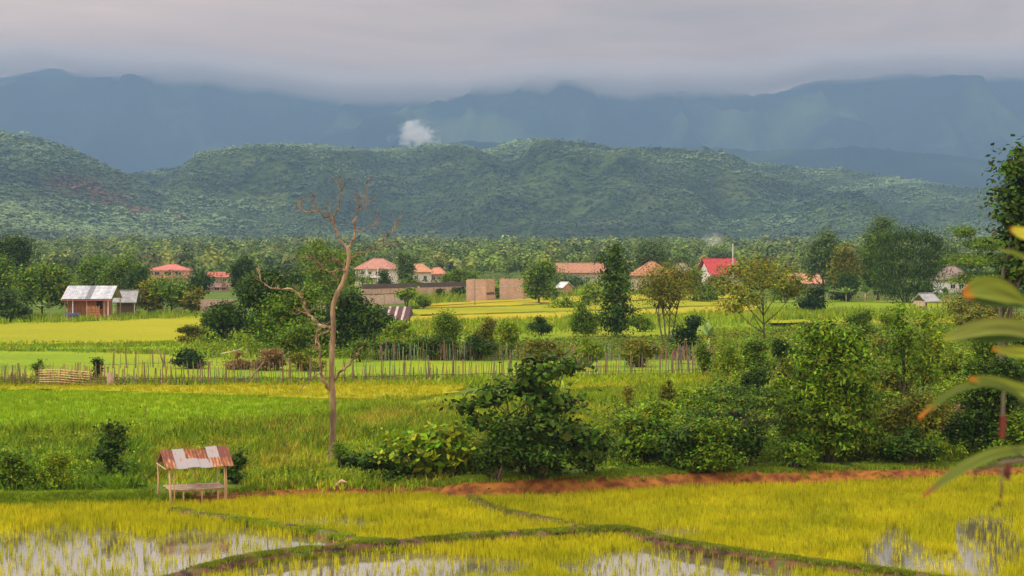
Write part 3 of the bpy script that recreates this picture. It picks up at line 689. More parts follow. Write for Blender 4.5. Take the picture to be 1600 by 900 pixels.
# ------------------------------------------------------------------ buildings
def roof_hip(mb, w, d, z0, h, rl, c, th=.22):
    w2, d2 = w/2, d/2; r = rl/2
    t = [(-w2, -d2, z0), (w2, -d2, z0), (w2, d2, z0), (-w2, d2, z0), (-r, 0, z0+h), (r, 0, z0+h)]
    b = [(x, y, z-th) for x, y, z in t[:4]]
    mb.poly(t+b, [(0, 1, 5, 4), (1, 2, 5), (2, 3, 4, 5), (3, 0, 4), (0, 6, 7, 1), (1, 7, 8, 2), (2, 8, 9, 3), (3, 9, 6, 0), (6, 9, 8, 7)], c)
    for a, e in ((0, 4), (1, 5), (2, 5), (3, 4), (4, 5)):                       # ridge tiles
        A, B_ = Vector(t[a]), Vector(t[e])
        if (A-B_).length > .2: mb.tube([A, B_], .13, 5, tuple(x*.85 for x in c))
def roof_gable(mb, w, d, z0, h, c, th=.12, c2=None):
    w2, d2 = w/2, d/2
    for s in (-1, 1):
        t = [(-w2, s*d2, z0), (w2, s*d2, z0), (w2, 0, z0+h), (-w2, 0, z0+h)]
        b = [(x, y, z-th) for x, y, z in t]
        f = [(0, 1, 2, 3), (7, 6, 5, 4), (0, 4, 5, 1), (1, 5, 6, 2), (3, 2, 6, 7), (0, 3, 7, 4)]
        mb.poly(t+b, f if s < 0 else [q[::-1] for q in f], c if s < 0 or not c2 else c2)
    mb.tube([(-w2, 0, z0+h+.02), (w2, 0, z0+h+.02)], .1, 5, tuple(x*.8 for x in c))
def window(root, x, y, z, w, h, fc=(.75, .72, .66), side=0):
    """side 0: front wall (facing -y); 1: right wall (+x); -1: left wall"""
    t = .09; fm = MB(); pm = MB()
    def B(m_, a0, a1, z0, z1, p0, p1, c=(1, 1, 1)):
        if side == 0: m_.box(x+a0, x+a1, y-p1, y-p0, z+z0, z+z1, c)
        else: m_.box(x+(p0 if side > 0 else -p1), x+(p1 if side > 0 else -p0), y+a0, y+a1, z+z0, z+z1, c)
    B(fm, -w/2-t, -w/2, 0, h, .004, .07, fc); B(fm, w/2, w/2+t, 0, h, .004, .07, fc)
    B(fm, -w/2-t, w/2+t, h, h+t, .004, .075, fc); B(fm, -w/2-t-.05, w/2+t+.05, -t, 0, .004, .11, fc); B(fm, -.03, .03, .0, h, .006, .06, fc)
    B(pm, -w/2, w/2, .0, h, .005, .025)
    f = fm.build('window', M_plaster, root); pm.build('pane', M_glass, f)
def walls(w, d, h, c, z0=0, t=.0):
    mb = MB(); mb.box(-w/2, w/2, -d/2, d/2, z0, h, c); return mb
def house(label, name, px0, px1, Y, top, wall_frac, wc, rc, roof='hip', depth=8, yaw=0, over=.7, rl=.35, wins=(), door=None, storey=None, cat='house', mat=None, base=None):
    s = F/Y; xc = (px0+px1)/2; X_ = (xc-800)/F*Y; z = float(gz(X_, Y)); W_ = (px1-px0)/s/max(.6, math.cos(yaw)); Ht = H-(top-HZ)/s-z
    root = empty(name, label, cat, (X_, Y, z), yaw); wh = Ht*wall_frac; w, d = W_-2*over, depth
    m = walls(w, d, wh, wc, -.3); m.box(-w/2-.05, w/2+.05, -d/2-.05, d/2+.05, -.3, .35, tuple(x*.7 for x in wc)); wl = m.build('wall', M_plaster, root)
    if roof == 'gable': k = MB(); k.poly([(x, y, zz) for x in (-w/2, w/2) for y, zz in ((-d/2, wh), (d/2, wh), (0, wh+(Ht-wh)*d/(d+2*over)))], [(0, 2, 1), (3, 4, 5), (0, 3, 5, 2), (1, 2, 5, 4), (0, 1, 4, 3)], wc); k.build('gable', M_plaster, root)
    m = MB()
    if roof == 'hip': roof_hip(m, w+2*over, d+2*over, wh+.1, Ht-wh-.1, w*rl, rc)
    else: roof_gable(m, w+2*over, d+2*over, wh-.02+.14, Ht-wh-.12, rc)
    m.build('roof', mat or M_tile, root)
    for u, zf, ww, hh in wins: window(root, u*w/2, -d/2-(.0), zf*wh, ww, hh)
    if door is not None: m = MB(); m.box(door*w/2-.5, door*w/2+.5, -d/2-.06, -d/2-.004, .35, 2.4, (.22, .13, .08)); m.build('door', M_wood, root)
    return root, w, d, wh, Ht

PINK = (.62, .40, .30); CREAM = (.72, .60, .45)
# white two-storey villa
r_, w, d, wh, Ht = house('white two-storey villa with pink hipped roof beside the bare tree', 'villa', 560, 622, 505, 404, .62, (.80, .68, .58), (.50, .23, .16), 'hip', 9, -.25, .8, .3,
      [(-.62, .62, 1.0, 1.2), (-.2, .62, 1.0, 1.2), (.25, .62, 1.2, 1.2), (.68, .62, 1.0, 1.2), (-.62, .16, 1.0, 1.3), (.3, .16, 1.2, 1.3)], -.15)
m = MB(); m.box(-w/2-.2, w/2+.2, -d/2-1.5, -d/2-.004, wh*.5, wh*.5+.18, (.8, .75, .7))
for k in range(14): x = -w/2-.1+k*(w+.2)/13; m.box(x-.05, x+.05, -d/2-1.45, -d/2-1.37, wh*.5+.18, wh*.5+.9, (.85, .8, .74))
m.box(-w/2-.2, w/2+.2, -d/2-1.47, -d/2-1.35, wh*.5+.9, wh*.5+1.0, (.85, .8, .74)); m.build('balcony', M_plaster, r_)
for k in range(4): x = -w/2+.2+k*(w-.4)/3; m = MB(); m.tube([(x, -d/2-1.2, 0), (x, -d/2-1.2, wh*.5)], .16, 8, (.85, .8, .74)); m.tube([(x, -d/2-1.2, wh*.5+.18), (x, -d/2-1.2, wh)], .14, 8, (.85, .8, .74)); m.build('column', M_plaster, r_)
house('orange roofed house with white walls right of the white villa', 'house', 622, 675, 530, 412, .6, (.74, .62, .55), (.56, .26, .13), 'hip', 8, .15, .7, .5, [(-.6, .4, 1, 1.2), (0, .4, 1, 1.2), (.6, .4, 1, 1.2)])
house('small brownish orange roofed house half hidden by trees near the villas', 'house', 668, 698, 540, 418, .6, (.60, .42, .32), (.60, .24, .14), 'hip', 6, -.1, .6, .4, [(-.3, .4, 1, 1.2), (.4, .4, 1, 1.2)])
# pink house, left
r_, w, d, wh, Ht = house('pink two-storey house with wide red hipped roof and lower porch roof', 'house', 234, 303, 560, 413, .70, (.72, .46, .34), (.60, .19, .14), 'hip', 9, .05, 1.1, .2,
      [(-.66, .62, 1.6, 1.0), (-.1, .62, 2.2, 1.0), (.45, .62, 1.6, 1.0), (-.6, .15, 1.2, 1.2), (.4, .15, 1.2, 1.2)])
m = MB(); m.box(-w/2-1.15, w/2+1.15, -d/2-1.15, d/2+1.15, wh-.2, wh-.13, (.85, .66, .52)); m.build('eaves_board', M_plaster, r_)
m = MB(); m.poly([(-w*.45, -d/2-3.2, wh*.42), (w/2, -d/2-3.2, wh*.42), (w/2, -d/2-.01, wh*.58), (-w*.45, -d/2-.01, wh*.58), (-w*.45, -d/2-3.2, wh*.42-.2), (w/2, -d/2-3.2, wh*.42-.2), (w/2, -d/2-.01, wh*.58-.2), (-w*.45, -d/2-.01, wh*.58-.2)],
       [(0, 1, 2, 3), (7, 6, 5, 4), (0, 4, 5, 1), (1, 5, 6, 2), (2, 6, 7, 3), (3, 7, 4, 0)], (.60, .19, .14)); m.build('porch_roof', M_tile, r_)
house('low house with red roof patched by pale sheets behind the brown roof', 'house', 324, 372, 545, 425, .55, (.55, .36, .28), (.52, .15, .10), 'gable', 8, -.1, .7, 0, [(-.5, .3, 1.2, 1), (.4, .3, 1.2, 1)])
r_, w, d, wh, Ht = house('house with dark brown tiled roof and pink wall beside the hedge', 'house', 312, 362, 430, 442, .45, (.66, .40, .32), (.22, .11, .085), 'gable', 9, .1, .8, 0, [(-.5, .3, 1.2, 1), (.2, .3, 1.2, 1)], .7)
house('small white roofed house peeping over the dark bushes left of the bare tree', 'house', 418, 452, 560, 430, .6, (.72, .66, .60), (.62, .60, .60), 'gable', 7, .2, .5, 0, [(0, .3, 1.2, 1)], mat=M_metalroof)
house('red earth coloured roofed house among trees at the left border', 'house', -22, 32, 400, 443, .45, (.42, .22, .14), (.50, .15, .08), 'hip', 7, 0, .6, .4, [(0, .4, 1, 1)])
house('long orange tiled house beside the dark columnar tree', 'long_house', 868, 946, 520, 411, .55, (.62, .50, .40), (.46, .21, .12), 'gable', 8, 0, .8, 0, [(-.7, .3, 1.2, 1.2), (-.2, .3, 1.2, 1.2), (.3, .3, 1.2, 1.2)], -.5)
house('house with orange hipped roof behind the thin leafed tree', 'house', 985, 1052, 440, 409, .52, (.62, .46, .36), (.50, .22, .11), 'hip', 9, .1, .9, .12, [(-.6, .35, 1.2, 1.2), (0, .35, 1.2, 1.2), (.6, .35, 1.2, 1.2)], .3)
house('house with weathered grey brown hipped roof next to the orange one', 'house', 1036, 1092, 465, 411, .52, (.58, .44, .36), (.30, .24, .18), 'hip', 9, -.2, .8, .12, [(-.5, .35, 1.2, 1.2), (.3, .35, 1.2, 1.2)])
r_, w, d, wh, Ht = house('house with bright red steep roof and white gables', 'house', 1096, 1150, 500, 404, .42, (.85, .74, .68), (.52, .06, .06), 'gable', 9, .3, .9, 0, [(-.5, .3, 1.2, 1.2), (.3, .3, 1.2, 1.2)])
m = MB(); m.box(-w*.3, w*.4, -d/2-2.6, -d/2-.9, wh*.8, wh*.8+.12, (.72, .10, .12)); m.build('porch_roof', M_tile, r_)
for u in (-.28, .38): m = MB(); m.tube([(w*u, -d/2-2.4, 0), (w*u, -d/2-2.4, wh*.8)], .1, 6, (.7, .6, .55)); m.build('porch_post', M_plaster, r_)
house('low house with pale orange sheet roof behind the dark round bush', 'house', 1226, 1284, 430, 427, .42, (.50, .36, .28), (.55, .26, .14), 'gable', 8, .1, .8, 0, [(-.4, .3, 1.2, 1)])
house('house with faded mauve brown roof between the bamboo and the feathery tree', 'house', 1462, 1510, 410, 416, .5, (.74, .70, .66), (.30, .20, .17), 'hip', 8, .15, .7, .3, [(-.4, .35, 1.2, 1), (.3, .35, 1.2, 1)])
house('tiny pale roofed hut far up on the plain near the foot of the hills', 'hut', 28, 60, 2050, 362, .6, (.70, .62, .50), (.72, .70, .66), 'gable', 16, 0, 1, 0, [], cat='hut', mat=M_metalroof)

# unfinished brick blocks
def shell(label, px0, px1, Y, top, yaw, depth, ruined=True):
    s = F/Y; X_ = ((px0+px1)/2-800)/F*Y; z = float(gz(X_, Y)); w = (px1-px0)/s/(math.cos(yaw)+depth*s/(px1-px0)*abs(math.sin(yaw))); h = H-(top-HZ)/s-z
    root = empty('brick_shell', label, 'unfinished building', (X_, Y, z), yaw, 'unfinished brick buildings'); c = (.60, .37, .24); t = .22; d = depth
    def slab(nm, x0, x1, y0, y1, hh):
        m = MB(); m.box(x0, x1, y0, y1, -.3, hh, c)
        a = nrng(); L_ = max(x1-x0, y1-y0); k = max(2, int(L_/.5))
        for i in range(k):                                # ragged top courses
            q0, q1 = i/k, (i+1)/k; e = a.uniform(.0, .28)
            if x1-x0 > y1-y0: m.box(x0+(x1-x0)*q0+.003, x0+(x1-x0)*q1-.003, y0+.004, y1-.004, hh+.002, hh+.02+e, (.45, .28, .18))
            else: m.box(x0+.004, x1-.004, y0+(y1-y0)*q0+.003, y0+(y1-y0)*q1-.003, hh+.002, hh+.02+e, (.45, .28, .18))
        m.build(nm, M_brick, root)
    slab('wall', -w/2, w/2, -d/2, -d/2+t, h-.25); slab('wall', -w/2, w/2, d/2-t, d/2, h-.25)
    slab('wall', -w/2, -w/2+t, -d/2+t+.003, d/2-t-.003, h-.25); slab('wall', w/2-t, w/2, -d/2+t+.003, d/2-t-.003, h-.25)
    m = MB(); m.box(-w/2-.03, w/2+.03, -d/2-.03, -d/2-.002, h*.60, h*.60+.18, (.52, .40, .32)); m.box(w/2+.002, w/2+.03, -d/2+.3, d/2-.3, h*.28, h*.28+.5, (.12, .08, .06)); m.build('ring_beam', M_plaster, root)
    for x in (-w/2+.11, w/2-.11):
        m = MB(); m.tube([(x, -d/2+.11, h-.3), (x, -d/2+.11, h+.9)], .02, 4, (.2, .12, .08)); m.build('steel_bar', M_wood, root)
    return root
M_brick = None
def brickmat():
    m, t, N_, L_, p = newmat('brick_wall'); tc = N_.new('ShaderNodeTexCoord')
    b = N_.new('ShaderNodeTexBrick'); b.inputs['Scale'].default_value = 4; b.inputs['Color1'].default_value = (.60, .33, .20, 1); b.inputs['Color2'].default_value = (.44, .24, .15, 1); b.inputs['Mortar'].default_value = (.55, .42, .32, 1)
    s = N_.new('ShaderNodeSeparateXYZ'); L_.new(tc.outputs['Object'], s.inputs[0]); a = N_.new('ShaderNodeMath'); a.operation = 'ADD'; L_.new(s.outputs[0], a.inputs[0]); L_.new(s.outputs[1], a.inputs[1])
    c = N_.new('ShaderNodeCombineXYZ'); L_.new(a.outputs[0], c.inputs[0]); L_.new(s.outputs[2], c.inputs[1]); L_.new(c.outputs[0], b.inputs['Vector'])
    n1 = nnoise(N_, L_, .9, 4, tc.outputs['Object']); mm = N_.new('ShaderNodeMix'); mm.data_type = 'RGBA'; mm.blend_type = 'MULTIPLY'; mm.inputs[0].default_value = .5
    L_.new(b.outputs[0], mm.inputs[6]); L_.new(n1.outputs[0], mm.inputs[7]); g_ = N_.new('ShaderNodeVectorMath'); g_.operation = 'SCALE'; g_.inputs['Scale'].default_value = 1.3
    L_.new(mm.outputs[2], g_.inputs[0]); L_.new(g_.outputs[0], p.inputs['Base Color']); p.inputs['Roughness'].default_value = .95
    return m
M_brick = brickmat()
shell('roofless brick block, the left one of two, with an open dark side wall', 730, 772, 338, 436, -.45, 4.2)
shell('roofless plain brick block, the right one of two, beside the green bushes', 781, 824, 352, 435, -.2, 4.5)

# garden walls
def gwall(label, pa, pb, h, c, cap=(.12, .09, .07), cap_h=.0):
    a, b = G(*pa), G(*pb); L_ = (b.xy-a.xy).length; root = empty('garden_wall', label, 'wall', a, math.atan2(b.y-a.y, b.x-a.x))
    m = MB(); m.box(0, L_, -.1, .1, -.4, h, c); m.build('wall', M_plaster, root)
    m = MB(); m.box(-.05, L_+.05, -.14, .14, h+.002, h+.12+cap_h, cap); m.build('coping', M_plaster, root)
    n = max(2, int(L_/3.2))
    for i in range(n+1): m = MB(); x = i*L_/n; m.box(x-.16, x+.16, -.17, .17, -.4, h+.05, tuple(q*.9 for q in c)); m.build('pillar', M_plaster, root)
gwall('pinkish plastered garden wall below the white villa, nearest the clump', (498, 480), (632, 474), 1.9, (.66, .46, .36))
gwall('long brown topped garden wall in front of the white villa', (566, 468), (730, 462), 2.2, (.60, .38, .26), (.13, .09, .075), .9)
gwall('pale pink garden wall standing before the dark brown roof', (306, 492), (362, 490), 2.2, (.68, .44, .36), (.6, .42, .34))

# farmhouse on the left
g = G(146, 499); root = empty('farmhouse', 'wooden farmhouse with bright tin roof at the edge of the yellow field', 'farmhouse', g, -.04)
c = (.36, .13, .055)
m = MB(); m.box(-3.1, 2.1, -1.9, 2.2, .55, 3.1, c)
for k in range(24): x = -3.1+k*5.2/24; m.box(x, x+.035, -1.93, -1.902, .55, 3.1, (.22, .08, .04))
m.build('wall', M_wood, root)
m = MB(); m.poly([(x, y, z) for x in (-3.1, 2.1) for y, z in ((-1.9, 3.1), (2.2, 3.1), (.2, 4.55))], [(0, 2, 1), (3, 4, 5), (0, 3, 5, 2), (1, 2, 5, 4)], (.40, .15, .07)); m.build('gable', M_wood, root)
m = MB(); rr = random.Random(4)
for k in range(26):                                    # ribbed tin sheets
    x0 = -3.75+k*7.2/26; x1 = x0+7.2/26; tone = [.56, .54, .50, .48, .24, .54, .58, .50][(k//3) % 8]*rr.uniform(.9, 1.05); cc_ = (tone, tone*.98, tone*1.02)
    sk = .0
    for s, y in ((-1, -2.9), (1, 3.0)):
        zt, zb_ = 4.85, 3.0; yr = .2
        m.poly([(x0+.35*0, y, zb_), (x1, y, zb_), (x1, yr, zt), (x0, yr, zt), ((x0+x1)/2, y, zb_+.07), ((x0+x1)/2, yr, zt+.07)], [(0, 4, 5, 3), (4, 1, 2, 5)] if s < 0 else [(3, 5, 4, 0), (5, 2, 1, 4)], cc_)
m.build('roof', M_metalroof, root)
m = MB(); m.poly([(-3.85, -2.95, 2.95), (-3.72, -2.95, 2.95), (-3.72, .2, 4.8), (-3.85, .2, 4.8), (-3.85, -2.95, 2.8), (-3.72, -2.95, 2.8), (-3.72, .2, 4.65), (-3.85, .2, 4.65)], [(0, 1, 2, 3), (0, 4, 5, 1), (0, 3, 7, 4), (1, 5, 6, 2), (4, 7, 6, 5)], (.75, .45, .38)); m.build('barge_board', M_wood, root)
m = MB(); m.box(-3.75, 3.4, -2.93, -2.87, 2.78, 2.95, (.35, .12, .10)); m.build('eaves_board', M_wood, root)
for x, y, cc_ in ((2.9, -2.6, (.75, .68, .6)), (-.2, -2.6, (.5, .36, .25)), (-2.2, -2.7, (.7, .7, .68)), (2.3, -2.5, (.45, .3, .2)), (-3.4, -2.5, (.3, .18, .1)), (3.2, 2.6, (.4, .3, .2))):
    m = MB(); m.tube([(x, y, -.3), (x, y, 3.0)], .08, 6, cc_); m.build('post', M_wood, root)
m = MB(); m.box(-3.3, 3.1, -2.6, 2.4, .42, .54, (.28, .14, .08)); m.build('floor', M_wood, root)
m = MB()
for k in range(9): m.box(-.1, 1.7, -2.72, -2.66, .05+k*.22, .05+k*.22+.12, (.55, .24, .09))
for k in range(5): m.box(-.1+k*.43, -.04+k*.43, -2.66, -2.6, 0, 2.1, (.4, .2, .08))
m.build('slat_screen', M_wood, root)
m = MB(); m.box(1.0, 1.9, -1.96, -1.94, 1.6, 2.75, (.02, .018, .015)); m.build('window', M_wood, root)
t_ = MB(); t_.box(-3.2, -1.2, -3.2, -2.2, .95, 1.02, (.12, .20, .42)); 
for k in range(8): t_.box(-3.2+k*.25, -3.08+k*.25, -3.22, -3.19, .62+.12*(k % 2), 1.0, (.10, .18, .40))
t_ = t_.build('tarp_table', M_plaster, None, loc=g); tag(t_, 'blue tarp covered table standing before the wooden farmhouse', 'table')
for x in (-3.1, -1.3):
    for y_ in (-3.1, -2.4): m = MB(); m.box(x-.04, x+.04, y_, y_+.08, -.1, .93, (.7, .7, .68)); m.build('leg', M_wood, t_)
g = G(198, 494); root = empty('shed', 'small shed with sagging grey roof beside the farmhouse', 'shed', g, .06)
m = MB(); m.box(-1.3, 1.2, -1.2, 1.4, -.2, 2.3, (.16, .10, .06)); m.build('wall', M_wood, root)
m = MB(); roof_gable(m, 3.6, 4.2, 2.2, 1.7, (.33, .31, .29)); m.build('roof', M_metalroof, root)
for x in (-1.6, 1.5): m = MB(); m.tube([(x, -1.9, -.2), (x, -1.9, 2.2)], .06, 5, (.6, .5, .38)); m.build('post', M_wood, root)
g = G(882, 463); root = empty('field_hut', 'little raised hut with steep roof and pale gable beyond the bushes', 'hut', g, -.95)
m = MB(); m.box(-1.3, 1.3, -1.3, 1.3, .9, 2.1, (.48, .27, .14)); m.build('wall', M_wood, root)
m = MB(); m.poly([(x, y, z) for x in (-1.3, 1.3) for y, z in ((-1.3, 2.1), (1.3, 2.1), (0, 3.0))], [(0, 2, 1), (3, 4, 5), (0, 3, 5, 2), (1, 2, 5, 4)], (.50, .28, .15)); m.build('gable', M_wood, root)
m = MB(); roof_gable(m, 3.2, 3.4, 2.0, 1.25, (.66, .64, .62)); m.build('roof', M_metalroof, root)
for x in (-1.1, 1.1):
    for y in (-1.1, 1.1): m = MB(); m.tube([(x, y, -.2), (x, y, .9)], .09, 5, (.2, .12, .08)); m.build('stilt', M_wood, root)
g = G(1447, 489); root = empty('field_shelter', 'open thatched field shelter on posts in the bright green field', 'shelter', g, .55)
m = MB(); roof_gable(m, 3.4, 3.3, 1.9, 1.25, (.40, .37, .36), .14, (.40, .37, .36)); m.build('roof', M_metalroof, root)
m = MB(); m.box(-1.3, 1.2, -1.0, 1.0, .62, .72, (.5, .34, .22)); m.build('platform', M_wood, root)
for x in (-1.3, 1.35):
    for y in (-1.2, 1.2): m = MB(); m.tube([(x, y, -.2), (x, y, 2.0)], .07, 5, (.26, .18, .13)); m.build('post', M_wood, root)
m = MB(); m.poly([(-1.5, -1.3, 1.2), (-1.5, 1.3, 1.2), (-1.5, 1.3, 2.0), (-1.5, -1.3, 2.0), (-1.42, -1.3, 1.2), (-1.42, 1.3, 1.2), (-1.42, 1.3, 2.0), (-1.42, -1.3, 2.0)], [(3, 2, 1, 0), (4, 5, 6, 7), (0, 1, 5, 4), (2, 3, 7, 6)], (.55, .40, .26)); m.build('side_panel', M_wood, root)
g = G(618, 512); root = empty('tilted_roof_shelter', 'old shelter with tilted dark roof and pale stripes beside the big green clump', 'shelter', g, -.12)
m = MB()
for k in range(12): x0 = -2.0+k*.32; c = (.58, .42, .38) if k % 3 == 0 else (.10, .035, .03); m.poly([(x0, -1.2, 1.25-.02*k), (x0+.3, -1.2, 1.25-.02*k), (x0+.3+.1, .6, 2.7), (x0+.1, .6, 2.7), (x0, -1.2, 1.18-.02*k), (x0+.3, -1.2, 1.18-.02*k), (x0+.4, .6, 2.62), (x0+.1, .6, 2.62)], [(0, 1, 2, 3), (7, 6, 5, 4), (0, 4, 5, 1), (1, 5, 6, 2), (3, 7, 4, 0), (2, 6, 7, 3)], c)
m.build('roof', M_metalroof, root)
m = MB(); m.poly([(1.9, -1.2, 1.1), (1.9, .6, 2.6), (1.9, 1.6, 1.7), (2.0, -1.2, 1.1), (2.0, .6, 2.6), (2.0, 1.6, 1.7)], [(0, 1, 2), (5, 4, 3), (0, 3, 4, 1), (1, 4, 5, 2), (2, 5, 3, 0)], (.07, .05, .05)); m.build('gable', M_wood, root)
for x, y, z1 in ((1.6, -.9, 1.3), (-1.7, -.9, 1.4), (1.6, 1.2, 1.9), (-1.7, 1.2, 1.9)): m = MB(); m.tube([(x, y, -.3), (x, y, z1)], .09, 5, (.2, .13, .09)); m.build('post', M_wood, root)
g = G(685, 462); root = empty('low_table_shelter', 'small low shelter with flat white top beyond the yellow fields', 'shelter', g, 0)
m = MB(); m.box(-1.5, 1.5, -1, 1, .95, 1.1, (.7, .68, .68)); m.build('roof', M_metalroof, root)
for x in (-1.3, 1.3):
    for y in (-.8, .8): m = MB(); m.tube([(x, y, -.2), (x, y, .95)], .08, 5, (.3, .2, .14)); m.build('post', M_wood, root)
def pole(label, px, base, top, lean=0, r=.09, c=(.5, .45, .4), arm=True):
    g = G(px, base); h = H-(top-HZ)*g.y/F-g.z; root = empty('utility_pole' if arm else 'wooden_pole', label, 'pole', g)
    m = MB(); m.tube([(0, 0, -.3), (lean*h, 0, h)], [r, r*.7], 6, c); m.build('mast', M_wood, root)
    if arm: m = MB(); m.box(-.9, .9, -.06, .06, h-.6, h-.45, c); m.build('crossarm', M_wood, root)
pole('pale concrete utility pole rising above trees beside the red roofed house', 1145, 452, 381, 0, .22, (.66, .62, .58), False)
pole('thin dark pole standing in front of the left brick block', 742, 478, 438, 0, .08, (.2, .14, .1), False)
pole('thin pole standing beside the tin roofed farmhouse', 107, 497, 446, .01, .09, (.4, .3, .2), False)

# foreground field shelter with rusty roof
g = G(303, 780); g = Vector((g.x, g.y, float(gz(g.x, g.y)))); A = math.radians(22)
root = empty('field_shelter', 'open bamboo field shelter with rusty patched tin roof on the paddy bank', 'shelter', g, A)
s = F/g.y; L2 = 1.36; HR = (H-(701-HZ)/s)-g.z; HE = (H-(724-HZ)/s)-g.z; D2 = 1.08
def sheet(name, x0, x1, y0, z0, y1, z1, fn, seed):
    nx, ny = 40, 16; V_ = []; C_ = []
    for j in range(ny+1):
        t = j/ny
        for i in range(nx+1):
            u = i/nx; x = x0+(x1-x0)*u; V_.append((x, y0+(y1-y0)*t, z0+(z1-z0)*t+.014*math.sin(u*nx*PI/2*1.0)+.02*math.sin(x*3+seed))); C_.append(fn(x, t))
    ix = np.arange((nx+1)*(ny+1)).reshape(ny+1, nx+1); q = np.stack([ix[:-1, :-1], ix[:-1, 1:], ix[1:, 1:], ix[1:, :-1]], -1).reshape(-1, 4)
    return link(name, npmesh(name, V_, q, M_rust, np.array(C_)), root)
def rustmat():
    m, t, N_, L_, p = newmat('rusty_tin'); a = N_.new('ShaderNodeAttribute'); a.attribute_name = 'col'; tc = N_.new('ShaderNodeTexCoord')
    mpn = N_.new('ShaderNodeMapping'); mpn.inputs['Scale'].default_value = (1.6, .5, .5); L_.new(tc.outputs['Object'], mpn.inputs[0])
    n1 = nnoise(N_, L_, 5, 7, mpn.outputs[0]); s_ = N_.new('ShaderNodeSeparateColor'); L_.new(a.outputs['Color'], s_.inputs[0])
    ad = N_.new('ShaderNodeMath'); ad.operation = 'ADD'; L_.new(s_.outputs[0], ad.inputs[0]); L_.new(n1.outputs[0], ad.inputs[1])
    r = N_.new('ShaderNodeValToRGB'); e = r.color_ramp.elements; e[0].position = .70; e[0].color = (.36, .31, .30, 1); e[1].position = 1.0; e[1].color = (.17, .04, .015, 1); k = e.new(.82); k.color = (.42, .135, .018, 1); k = e.new(.76); k.color = (.42, .28, .21, 1)
    e = r.color_ramp.elements[-1]; e.position = 1.0
    h_ = N_.new('ShaderNodeMath'); h_.operation = 'MULTIPLY'; h_.inputs[1].default_value = .7; L_.new(ad.outputs[0], h_.inputs[0])
    L_.new(h_.outputs[0], r.inputs[0]); L_.new(r.outputs[0], p.inputs['Base Color']); p.inputs['Roughness'].default_value = .6; p.inputs['Metallic'].default_value = .0
    m.use_backface_culling = False
    return m
M_rust = rustmat()
def rust_ribshade(x, t):   # t: 0 eave, 1 ridge ; how far each sheet has rusted, plus painted stripes shading the corrugation
    k = min(5, int((x+L2)/(2*L2)*6)); v = [(.78, .95), (.40, .36), (.30, .85), (.32, .90), (.66, .42), (.85, 1.0)][k][1 if t > .45 else 0]
    return (v+.10*math.sin(x*46)+.05*math.sin(x*9+t*4), 0, 0)
for i in range(6):
    x0 = -L2+i*2*L2/6; x1 = x0+2*L2/6+.03
    sheet('roof_sheet', x0, x1, -D2-.12, HE-.02-.012*(i % 2), 0, HR+.03*math.sin(i*1.9)+(.04 if i > 3 else 0), rust_ribshade, i)
    sheet('roof_sheet', x1, x0, D2+.1, HE-.03, .02, HR-.02, lambda x, t: (.7, 0, 0), i+9)
m = MB()
for x in (-L2+.04, L2-.06):
    m.tube([(x, -D2-.05, HE-.04), (x, 0, HR-.06)], .025, 6, (.45, .28, .14)); m.tube([(x, D2+.05, HE-.05), (x, 0, HR-.06)], .025, 6, (.45, .28, .14)); m.tube([(x, -D2, HE-.06), (x, D2, HE-.06)], .028, 6, (.6, .42, .26))
for y, z in ((-D2+.05, HE), (0, HR-.09), (D2-.05, HE-.01)): m.tube([(-L2, y, z-.0), (L2, y, z)], .025, 6, (.5, .32, .17))
m.build('roof_frame', M_wood, root)
for x, y, t in ((-L2+.22, -D2+.12, .045), (-L2+.40, -D2+.16, .028), (L2-.3, -D2+.1, .032), (L2-.22, -D2+.16, .028), (-L2+.1, D2-.1, .035), (.25, D2-.12, .03), (L2-.2, D2-.1, .03)):
    m = MB(); zz = HE-.02; m.tube([(x+.05*(t > .04), y, -.5), (x, y, zz*.5), (x-.03, y, zz)], [t*1.15, t, t*.9], 8, (.62, .40, .20)); m.build('post', M_wood, root, True)
m = MB(); r0 = random.Random(3)
for k in range(16): y = -.72+k*.095; m.box(-L2+.25, L2-.22+r0.uniform(-.05, .05), y, y+.08, .50, .525, tuple(q*r0.uniform(.8, 1.15) for q in (.62, .42, .30)))
for y in (-.68, .0, .68): m.tube([(-L2+.2, y, .46), (L2-.2, y, .46)], .03, 6, (.40, .24, .12))
m.build('platform', M_wood, root)
for x in (-.55, .2, .85):
    for y in (-.66, .66): m = MB(); m.tube([(x, y, -.5), (x, y, .47)], .035, 6, (.55, .36, .2)); m.build('leg', M_wood, root)

# ------------------------------------------------------------------ the bare tree
g = G(518, 722); Yd = g.y
root = empty('bare_tree', 'tall dead tree with bare twisting orange brown branches above the meadow', 'dead tree', g)
sd = F/Yd
def tp(path, r0, r1, dy0=0, dy1=0, k=5):
    """a limb through photo points; it leaves the trunk plane by dy metres"""
    P = []; n = len(path)
    for i, (x, y) in enumerate(path):
        t = i/(n-1); Y_ = Yd+dy0+(dy1-dy0)*t; P.append(at(x, y, Y_)-g)
    P = spline(P, k); n = len(P); q = [r0+(r1-r0)*i/(n-1) for i in range(n)]
    return P, [a*(1+.10*math.sin(i*1.7+x)) for i, a in enumerate(q)]
m = MB(); P, R = tp([(516, 730), (518, 715), (519, 690), (521, 650), (520, 618), (518, 590), (519, 545), (521, 510), (520, 484), (526, 460), (535, 443), (541, 424), (545, 405), (543, 386)], .215, .10, 0, 0, 4)
n = len(P); R = [(.27 if i == 0 else .21 if i < 3 else (.165-.075*(i/n))*(1+.10*math.sin(i*2.3))) for i in range(n)]; m.tube(P, R, 12); m.build('trunk', M_deadwood, root, True)
